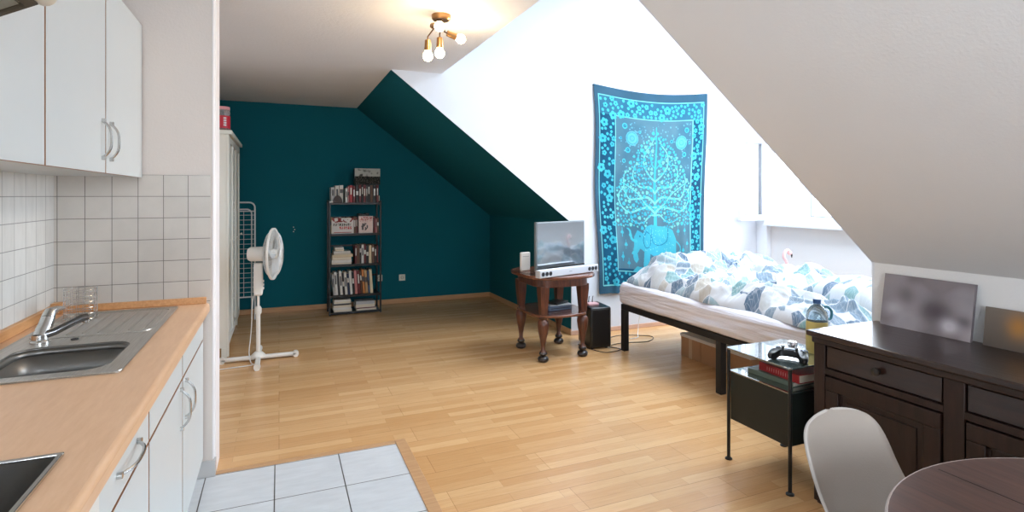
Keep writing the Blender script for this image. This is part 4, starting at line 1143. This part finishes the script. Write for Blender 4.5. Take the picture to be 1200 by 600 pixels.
    both([(.52,.55),(.45,.52),(.36,.53),(.28,.53),(.24,.46),(.25,.41)], .012, .004)
    both([(.52,.50),(.47,.47),(.38,.47),(.32,.43),(.33,.37),(.37,.36)], .011, .004)
    both([(.52,.44),(.46,.41),(.41,.36),(.42,.30),(.47,.26),(.50,.22)], .010, .004)
    both([(.52,.38),(.48,.35),(.47,.31),(.49,.27)], .008, .003)
    both([(.52,.61),(.47,.61),(.42,.64),(.36,.65),(.30,.63)], .009, .003)
    both([(.52,.57),(.44,.56),(.37,.51),(.30,.48),(.21,.45)], .009, .003)
    # leaves
    lp = []
    for _ in range(16000):
        a = rng.uniform(.18,.86); b = rng.uniform(.19,.675)
        cx = abs(a-.52); top = .19+ (cx/.34)**1.5*.30; bot = .66-.0*cx
        if cx > .335 or b < top or (cx < .03 and b > .25) or (b > .62 and (cx < .08)): continue
        x, y = a*asp, b*2.2; r = rng.choice([.011,.016,.021])
        if all((x-p[0])**2+(y-p[1])**2 > (r+p[2]+.005)**2 for p in lp):
            lp.append((x,y,r)); disc(x, y, r, petals=3, ph=rng.rand()*6, colr=(None if rng.rand() < .7 else C(140,232,226)))
    # hanging leaves at the sides
    for (U, V) in ((.22,.70),(.25,.76),(.29,.71),(.22,.82),(.27,.85),(.79,.70),(.82,.77),(.77,.80),(.83,.84),(.73,.70),(.31,.80)):
        disc(U*asp, V*2.2, .02, petals=3, ph=1.5); seg(U*asp, V*2.2-.05, U*asp, V*2.2+.05, .003)
    # elephant
    E = [(.40,.70),(.43,.665),(.48,.655),(.56,.665),(.62,.668),(.68,.69),(.71,.74),(.71,.80),(.70,.865),(.63,.865),(.63,.815),(.60,.80),(.565,.815),(.565,.865),(.50,.865),(.49,.81),(.46,.80),(.455,.865),(.395,.865),(.405,.79),(.37,.775),(.345,.80),(.355,.83),(.335,.85),(.31,.83),(.315,.78),(.32,.72),(.35,.685)]
    def inpoly(E):
        mk = np.zeros((H,W), bool); j = len(E)-1
        for i in range(len(E)):
            xi, yi = E[i]; xj, yj = E[j]
            c_ = ((yi > v) != (yj > v)) & (u < (xj-xi)*(v-yi)/(yj-yi+1e-12)+xi); mk ^= c_; j = i
        return mk
    mk = inpoly(E); ecol = C(96,214,236)[None,None]*n1[...,None]+C(66,186,220)[None,None]*(1-n1[...,None])
    img[mk] = ecol[mk]
    curve([(.335,.74),(.30,.73),(.285,.69),(.265,.68)], .018, .006); curve([(.71,.75),(.745,.78),(.74,.82)], .007, .005)
    curve([(.43,.69),(.40,.73),(.42,.77),(.46,.76),(.47,.71),(.43,.69)], .004, .004, C(40,120,160))
    curve([(.48,.67),(.49,.74),(.56,.76),(.63,.74),(.64,.68)], .004, .004, C(40,130,170)); disc(.37*asp,.715*2.2,.008,C(20,80,120))
    for _ in range(60):
        U, V = rng.uniform(.40,.69), rng.uniform(.67,.79); disc(U*asp, V*2.2, .0055, C(150,236,240))
    mk = inpoly([(.30,.893),(.34,.865),(.40,.87),(.5,.862),(.6,.868),(.68,.862),(.74,.893)]); img[mk] = ecol[mk]
    return img*np.array([.52,.60,.58])
Wn, Hn = 330, 480
img = paint_tapestry(Wn, Hn)
vs = []
for j in range(Hn):
    for i in range(Wn):
        u, v = i/(Wn-1), j/(Hn-1)
        xl = 2.985 + .055*v**1.2 + .0*u; xr = 4.475 - .065*v
        xl += .012*math.sin(v*9); xr += .010*math.sin(v*7+1)
        sag = .055*math.sin(PI*u)*(1-v) 
        z = 2.575 - sag - v*(2.575-.40) - .03*math.sin(PI*u)*v + .012*math.sin(u*9)*v
        x = xl+(xr-xl)*u
        fold = .010*math.sin(u*17+1.3*math.sin(v*3))*(.25+.75*v) + .014*noise.noise(Vector((u*6, v*1.5, 2)))*v
        fold += .028*math.exp(-((u-.17-.02*math.sin(v*5))/.03)**2)*max(0, v-.55)*2 + .026*math.exp(-((u-.80+.03*v)/.03)**2)*max(0, v-.5)*2
        y = Y1 - .016 - .02*min(1, v*4)*(.4+.6*math.sin(PI*min(1,u*1.02))) - fold*.9
        y = min(y, Y1-.006)
        if j == 0: y = Y1-.006
        vs.append((x, y, z))
fs = [(j*Wn+i, j*Wn+i+1, (j+1)*Wn+i+1, (j+1)*Wn+i) for j in range(Hn-1) for i in range(Wn-1)]
o = MB().add(vs, fs).build('wall_tapestry', M['tapestry'], smooth=80)
at = o.data.color_attributes.new('paint', 'FLOAT_COLOR', 'POINT')
buf = np.ones((Hn*Wn, 4), dtype=np.float32); buf[:, :3] = img.reshape(-1, 3); at.data.foreach_set('color', buf.ravel())
s_ = o.modifiers.new('s', 'SOLIDIFY'); s_.thickness = .0015; s_.offset = 0
tag(o, 'blue cloth tapestry with a tree above an elephant hung on the white wall', 'tapestry')
for k, (x, z) in enumerate(((2.99,2.572),(4.47,2.572))):
    tag(MB().cyl((x,Y1-.014,z-.008),(x,Y1,z-.008),.005,n=10).build('pin', M['black_plastic']), 'dark pin holding the top corner of the tapestry', 'pin', 'pins of the tapestry')

# ---------------------------------------------------------------- night stand
NX0, NX1, NY0, NY1, NZ = 2.235, 2.64, 1.915, 2.305, .602
t = thing('black_bedside_table', 'black metal bedside table with closed lower box next to the dresser', 'bedside table', ((NX0+NX1)/2, (NY0+NY1)/2, 0))
P = rr(NX0-.012, NX1+.012, NY0-.012, NY1+.012, .02)
MB().prism(P, TR(0,0,NZ-.008), .008).build('top', M['plate_top'], t, world=True, bevel=.001)
MB().prism(rr(NX0, NX1, NY0, NY1, .01), TR(0,0,.4745), .006).build('shelf', M['plate_top'], t, world=True)
b_ = MB(); y_ = .19
b_.box(NX0+.004, NX0+.007, NY0+.01, NY1-.01, .22, .4745).box(NX1-.007, NX1-.004, NY0+.01, NY1-.01, .22, .4745).box(NX0+.007, NX1-.007, NY0+.01, NY0+.013, .22, .4745).box(NX0+.007, NX1-.007, NY1-.013, NY1-.01, .22, .4745).box(NX0+.007, NX1-.007, NY0+.013, NY1-.013, .22, .224)
b_.build('lower_box', M['green_black'], t, world=True, bevel=.001)
for (x,y) in ((NX0,NY0),(NX0,NY1),(NX1,NY0),(NX1,NY1)):
    lg = MB().cyl((x,y,.012),(x,y,NZ-.008),.009,n=14).build('leg', M['black_metal'], t, world=True)
    MB().lathe([(.0001,0),(.019,0),(.019,.006),(.009,.013)], (x,y,0), 18).build('foot_disc', M['black_metal'], lg, world=True)

# game controller
t = thing('game_controller', 'black game controller lying on the bedside table', 'game controller', (2.36, 2.02, NZ), math.radians(-62))
t.scale = (1.05,1.05,1.05)
m = MB()
out = [(-.05,.03),(0,.034),(.05,.03),(.072,.018),(.082,-.02),(.088,-.06),(.078,-.074),(.064,-.066),(.045,-.028),(.02,-.018),(0,-.017),(-.02,-.018),(-.045,-.028),(-.064,-.066),(-.078,-.074),(-.088,-.06),(-.082,-.02),(-.072,.018)]
out = [(p.x, p.y) for p in smooth_path([(x,y,0) for x,y in out]+[(out[0][0],out[0][1],0)], 3)][:-1]
lay = [(0.80,.012,0),(.97,.016,0),(1.0,.028,0),(.96,.038,0),(.82,.044,0)]
n = len(out); vs = []
for (sc, z, _) in lay:
    for (x, y) in out:
        zz = z + (.0 if y > -.03 else (y+.03)*.28)
        vs.append((x*sc, (y+.01)*sc-.01, max(0, zz)))
fs = [(i*n+k, i*n+(k+1)%n, (i+1)*n+(k+1)%n, (i+1)*n+k) for i in range(len(lay)-1) for k in range(n)] + [tuple(range(n-1,-1,-1)), tuple(range((len(lay)-1)*n, len(lay)*n))]
m.add(vs, fs).build('shell', M['black_plastic'], t, smooth=60)
MB().box(-.024,.024,-.004,.028,.042,.047).build('touch_pad', M['greyblue'], t, bevel=.003)
for x in (-.03,.03):
    MB().lathe([(.013,.042),(.007,.044),(.006,.054),(.0095,.056),(.0095,.060),(.0001,.058)], (x,-.014,0), 18).build('thumb_stick', M['black_plastic'], t)
for k in range(4):
    a = k*PI/2
    MB().cyl((.057+.012*math.cos(a), .012+.012*math.sin(a), .042), (.057+.012*math.cos(a), .012+.012*math.sin(a), .0475), .005, n=12).build('button', M['greyblue'], t)
MB().box(-.068,-.046,.008,.016,.042,.048).box(-.061,-.053,.001,.023,.042,.048).build('direction_pad', M['greyblue'], t, bevel=.001)
for x in (-.055,.055): MB().box(x-.016,x+.016,.026,.04,.02,.036).build('trigger', M['black_plastic'], t, bevel=.004)
# tape roll / small glass
o = MB().lathe([(.012,0),(.022,0),(.024,.006),(.024,.03),(.0215,.035),(.012,.035),(.012,0)], n=28).build('tape_roll', M['jar_clear'])
o.location = (2.54, 2.16, NZ); tag(o, 'small clear tape roll on the bedside table behind the controller', 'tape roll')
# bottle
t = thing('juice_bottle', 'squat blue-capped bottle with yellow base on the bedside table beside the dresser', 'bottle', (2.585, 2.05, NZ))
MB().lathe([(.0001,0),(.045,0),(.052,.01),(.052,.15),(.050,.165)], n=28).build('yellow_base', M['yellow'], t)
MB().lathe([(.050,.165),(.052,.185),(.046,.215),(.03,.24),(.016,.25),(.016,.258)], n=28).build('clear_shoulder', M['bottle_blue'], t)
MB().lathe([(.0001,.256),(.019,.256),(.019,.278),(.0001,.28)], n=22).build('cap', M['blue_cap'], t)
MB().tube(smooth_path([(.045,-.01,.17),(.075,-.02,.175),(.08,-.022,.21),(.06,-.016,.235),(.03,-.01,.238)]), .007, 10).build('grip', M['teal_plastic'], t)
# books on the lower shelf
zsh = .481
def flat_book(name, w, d, h, mats, label, loc, rz, letters=False):
    t = thing(name, label, 'book', loc, rz)
    m = MB(); c_ = .003
    m.box(-w/2, w/2, -d/2, d/2, 0, c_).box(-w/2, w/2, -d/2, d/2, h-c_, h).box(-w/2, -w/2+c_, -d/2, d/2, c_, h-c_)
    m.build('cover', mats, t, bevel=.0008)
    MB().box(-w/2+c_, w/2-.004, -d/2+.004, d/2-.004, c_, h-c_).build('page_block', M['page'], t)
    if letters:
        l_ = MB(); hh = h*.42; z0 = h*.29; st = .0016; x = -w/2-.0006; 
        # the tiny unreadable row of letters on the spine
        glyph = ['I']*11
        S = {'I': [((.5,0),(.5,1))], 'M': [((0,0),(0,1)),((0,1),(.5,.3)),((.5,.3),(1,1)),((1,1),(1,0))], 'U': [((0,1),(0,0)),((0,0),(1,0)),((1,0),(1,1))],
             'N': [((0,0),(0,1)),((0,1),(1,0)),((1,0),(1,1))], 'A': [((0,0),(.5,1)),((.5,1),(1,0)),((.2,.4),(.8,.4))], 'T': [((.5,0),(.5,1)),((0,1),(1,1))], 'O': [((0,0),(0,1)),((0,1),(1,1)),((1,1),(1,0)),((1,0),(0,0))]}
        for k, gch in enumerate(glyph):
            yb = d*.30 - k*.0145
            for (a, b) in S[gch]:
                l_.cyl((x, yb-a[0]*.0095, z0+a[1]*hh), (x, yb-b[0]*.0095, z0+b[1]*hh), st*.6, n=5)
        l_.build('spine_lettering', M['lettering'], t)
    return t
flat_book('grey_green_book', .19, .27, .024, M['green_book'], 'thin grey-green book lying under the red book on the bedside shelf', (2.40, 2.105, zsh), .05)
flat_book('red_hardback', .18, .25, .042, M['red_book'], 'thick red hardback lying on the grey-green book', (2.415, 2.06, zsh+.0243), -.03, True)

# ---------------------------------------------------------------- dresser
DX0, DX1, DY0, DY1, DZ = 2.275, 2.735, .50, 1.82, .80
t = thing('oak_sideboard', 'dark stained oak sideboard with two drawers over two doors', 'sideboard', ((DX0+DX1)/2, (DY0+DY1)/2, 0))
MB().box(DX0-.03, DX1-.001, DY0-.03, DY1+.02, DZ-.025, DZ).build('top', M['dark_wood'], t, world=True, bevel=.006, seg=3)
MB().box(DX0+.02, DX1-.014, DY0, DY1, .06, DZ-.025).build('carcass', M['dark_wood_z'], t, world=True)
MB().box(DX0-.012, DX0+.02, DY0-.004, DY1+.004, DZ-.055, DZ-.025).build('cornice', M['groove'], t, world=True, bevel=.006)
st = MB(); yc = 1.245
for (a, b) in ((DY1-.055, DY1), (yc-.035, yc+.035), (DY0, DY0+.055)): st.box(DX0, DX0+.02, a, b, .02, DZ-.055)
st.box(DX0, DX0+.02, DY0+.055, yc-.035, .612, .640).box(DX0, DX0+.02, yc+.035, DY1-.055, .612, .640).box(DX0, DX0+.02, DY0+.055, yc-.035, .06, .11).box(DX0, DX0+.02, yc+.035, DY1-.055, .06, .11)
st.build('face_frame', M['dark_wood_z'], t, world=True, bevel=.002)
st = MB()
for (a, b) in ((DY1-.05, DY1), (DY0, DY0+.05)):
    for x in (DX0+.02, DX1-.07): st.box(x, x+.05, a, b, 0, .06)
for k, (a, b) in enumerate(((DY1-.05, DY1), (DY0, DY0+.05))):
    for x in (DX0+.02, DX1-.07): MB().box(x, x+.05, a, b, 0, .06).build('foot', M['dark_wood_z'], t, world=True, bevel=.004)
for (a, b) in ((yc+.042, DY1-.062), (DY0+.062, yc-.042)):
    d = MB().box(DX0+.004, DX0+.022, a, b, .646, DZ-.060).build('drawer', M['dark_wood'], t, world=True, bevel=.003)
    MB().lathe([(.008,0),(.008,.01),(.016,.018),(.017,.026),(.0001,.032)], n=20, T=TR(DX0+.004, (a+b)/2+.0, .695) @ Matrix.Rotation(-PI/2,4,'Y')).build('knob', M['knob'], d, world=True)
    m = MB(); z0, z1, f_ = .115, .606, .06
    m.box(DX0-.006, DX0+.02, a, b, z0, z0+f_).box(DX0-.006, DX0+.02, a, b, z1-f_, z1).box(DX0-.006, DX0+.02, a, a+f_, z0+f_, z1-f_).box(DX0-.006, DX0+.02, b-f_, b, z0+f_, z1-f_)
    d = m.build('door', M['dark_wood_z'], t, world=True, bevel=.003)
    MB().box(DX0+.010, DX0+.018, a+f_, b-f_, z0+f_, z1-f_).box(DX0+.004,DX0+.018,a+f_+.03,b-f_-.03,z0+f_+.03,z1-f_-.03).build('door_panel', M['dark_wood_z'], d, world=True, bevel=.002)
    e = .01; g_ = MB()
    for bb in ((a+f_, b-f_, z1-f_-e, z1-f_), (a+f_, b-f_, z0+f_, z0+f_+e), (a+f_, a+f_+e, z0+f_, z1-f_), (b-f_-e, b-f_, z0+f_, z1-f_)): g_.box(DX0+.006, DX0+.012, *bb)
    g_.build('moulding', M['groove'], d, world=True)

# blurred canvases leaning on the knee wall: width along Y, face towards -X
def p_c1(u, v):
    a = noise.noise(Vector((u*3.2, v*2.6, 1.5))); b = noise.noise(Vector((u*3.5, v*2.4, 8)))
    c = lerp(L3(136,126,128), L3(166,157,160), min(1, max(0, .5+a*1.6)))
    dk = math.exp(-(((u-.62)/.16)**2+((v-.42)/.2)**2)) + .8*math.exp(-(((u-.92)/.1)**2+((v-.32)/.12)**2)) + .7*math.exp(-(((u-.28)/.12)**2+((v-.62)/.22)**2)) + .6*math.exp(-(((u-.34)/.1)**2+((v-.98)/.12)**2))
    c = lerp(c, L3(84,75,80), min(1, dk*.85))
    lt = math.exp(-(((u-.78)/.09)**2+((v-.2)/.12)**2)) + .6*math.exp(-(((u-.15)/.12)**2+((v-.35)/.15)**2))
    return lerp(c, L3(206,198,204), min(.8, lt))
def p_c2(u, v):
    c = lerp(L3(96,86,78), L3(124,112,102), v)
    o_ = math.exp(-(((u-.30)/.10)**2+((v-.6)/.3)**2)); w_ = math.exp(-(((u-.75)/.16)**2+((v-.3)/.3)**2))
    return lerp(lerp(c, L3(178,126,70), min(1,o_)), L3(176,174,172), min(.85, w_))
def lean_canvas(name, y0, y1, h, ang, paint, label, res, xb, thick=.016, edge=None):
    w = y1-y0
    painted_box(name, w, thick, h, paint, res, (xb, (y0+y1)/2, DZ+.001), label, 'picture', rz=0, edge=edge)
    o = bpy.data.objects[name] if name in bpy.data.objects else None
    return o
def canvas(name, y0, y1, h, lean, paint, res, xb, label, edge=None):
    o = painted_box(name, y1-y0, .016, h, paint, res, (xb, (y0+y1)/2, DZ+.0005), label, 'picture', edge=edge)
    # local -Y face must look towards -X: rotate by -90 deg about Z, leaning back towards +X
    o.rotation_mode = 'QUATERNION'
    o.rotation_quaternion = (Matrix.Rotation(-PI/2, 4, 'Z') @ Matrix.Rotation(-lean, 4, 'X')).to_quaternion()
    return o
canvas('canvas_picture', 1.405, 1.785, .245, .16, p_c1, (70,46), 2.68, 'grey mauve canvas with soft dark blotches leaning at the dormer end of the sideboard')
canvas('canvas_picture', .98, 1.365, .16, .14, p_c2, (60,26), 2.69, 'low brown picture with an orange patch leaning on the sideboard')

# ---------------------------------------------------------------- round table and chair
CX, CY, CR, CZ = 1.51, .315, .565, .74
t = thing('round_dining_table', 'round dark wood dining table with pale rim', 'table', (CX, CY, 0))
P = [(CR*math.cos(2*PI*k/96), CR*math.sin(2*PI*k/96)) for k in range(96)]
MB().prism(P, TR(0,0,CZ-.026), .026).build('top', M['table_wood'], t, bevel=.004)
m = MB().lathe([(CR-.004,CZ-.0245),(CR+.0015,CZ-.022),(CR+.0015,CZ-.004),(CR-.003,CZ+.0006),(CR-.006,CZ-.001)], n=96); m.build('rim', M['table_rim'], t)
m = MB()
m.box(-.0015,.0015,-math.sqrt(CR**2-.0)+.02,CR-.02,CZ-.0005,CZ+.0004, T=RZ(.0)); m.build('leaf_joint', M['groove'], t)
MB().cyl((0,0,.05),(0,0,CZ-.026),.045,n=24).build('pedestal', M['dark_wood_z'], t)
MB().lathe([(.0001,0),(.28,0),(.28,.02),(.06,.05),(.05,.06)], n=40).build('foot_plate', M['dark_wood_z'], t)

t = thing('shell_chair', 'greige plastic shell chair standing at the round table', 'chair', (1.60, .98, 0), .03)
# seat/back profile: (y, z, halfwidth, side curl forward/up)
prof = [(-.22,.425,.17,.0),(-.20,.44,.19,.005),(-.12,.445,.205,.02),(-.02,.438,.212,.04),(.06,.432,.215,.055),(.125,.44,.215,.07),(.165,.475,.213,.08),(.19,.53,.21,.075),(.206,.59,.207,.062),(.218,.65,.203,.05),(.227,.70,.193,.038),(.233,.735,.172,.026),(.237,.757,.138,.016),(.239,.770,.09,.008),(.240,.776,.04,.003),(.2405,.778,.006,.0)]
Pm = smooth_path([(y,z,w_) for (y,z,w_,c_) in prof], 4); cs = smooth_path([(c_,0,0) for (_,_,_,c_) in prof], 4)
nu = 20; vs = []
for i, p in enumerate(Pm):
    q0 = Pm[max(0,i-1)]; q1 = Pm[min(len(Pm)-1,i+1)]; dy, dz = q1.x-q0.x, q1.y-q0.y; L = math.hypot(dy, dz); ny, nz = -dz/L, dy/L
    for k in range(nu+1):
        s_ = -1+2*k/nu; c_ = cs[i].x*abs(s_)**2.4
        vs.append((p.z*s_*.88, p.x+ny*c_, .44+(p.y+nz*c_-.44)*.91))
fs = [(i*(nu+1)+k, i*(nu+1)+k+1, (i+1)*(nu+1)+k+1, (i+1)*(nu+1)+k) for i in range(len(Pm)-1) for k in range(nu)]
o = MB().add(vs, fs).build('shell', [M['chair_shell'], M['chair_edge']], t, smooth=80)
s_ = o.modifiers.new('s','SOLIDIFY'); s_.thickness = .009; s_.offset = 0; s_.material_offset_rim = 1
for (x,y) in ((-.2,-.19),(.2,-.19),(-.2,.2),(.2,.2)):
    MB().cyl((x,y,0),(x*.55,y*.55,.435),.012,.019,16).build('leg', M['leg_wood'], t)
MB().box(-.12,.12,-.11,.11,.412,.43).build('seat_frame', M['black_metal'], t, bevel=.004)

# ---------------------------------------------------------------- light
wld = bpy.data.worlds.new('sky'); scn.world = wld; wld.use_nodes = True
bg = wld.node_tree.nodes['Background']; bg.inputs[0].default_value = (.82,.91,1.0,1); bg.inputs[1].default_value = 16.0
def portal(loc, rot, sx, sy):
    L = bpy.data.lights.new('window_daylight', 'AREA'); L.shape = 'RECTANGLE'; L.size = sx; L.size_y = sy
    L.cycles.is_portal = True
    o = bpy.data.objects.new('window_daylight', L); col.objects.link(o); o.location = loc; o.rotation_euler = rot; return o
portal((XW+T+.01, (wy0+wy1)/2, (wz0+wz1)/2), (0, PI/2, 0), wz1-wz0, wy1-wy0)
portal(((rx0+rx1)/2, (ry0+ry1)/2, HD+.14), (0,0,0), rx1-rx0, ry1-ry0)
portal((.4, YR-T-.01, 1.55), (PI/2,0,0), 1.8, 1.3)

# ---------------------------------------------------------------- camera
cam = bpy.data.cameras.new('camera'); co = bpy.data.objects.new('camera', cam); col.objects.link(co)
cam.sensor_width = 36; cam.lens = 36*650/1200; cam.shift_y = -(300-229)/1200; cam.clip_start = .02
co.location = (0,0,1.42); co.rotation_euler = (PI/2, 0, -math.atan(273/650))
scn.camera = co
scn.view_settings.view_transform = 'Standard'; scn.view_settings.look = 'None'
scn.view_settings.exposure = 0; scn.view_settings.gamma = 1; scn.view_settings.use_curve_mapping = False
scn.cycles.max_bounces = 10; scn.cycles.diffuse_bounces = 6; scn.cycles.transparent_max_bounces = 12
scn.cycles.caustics_reflective = False; scn.cycles.caustics_refractive = False
scn.cycles.sample_clamp_indirect = 8
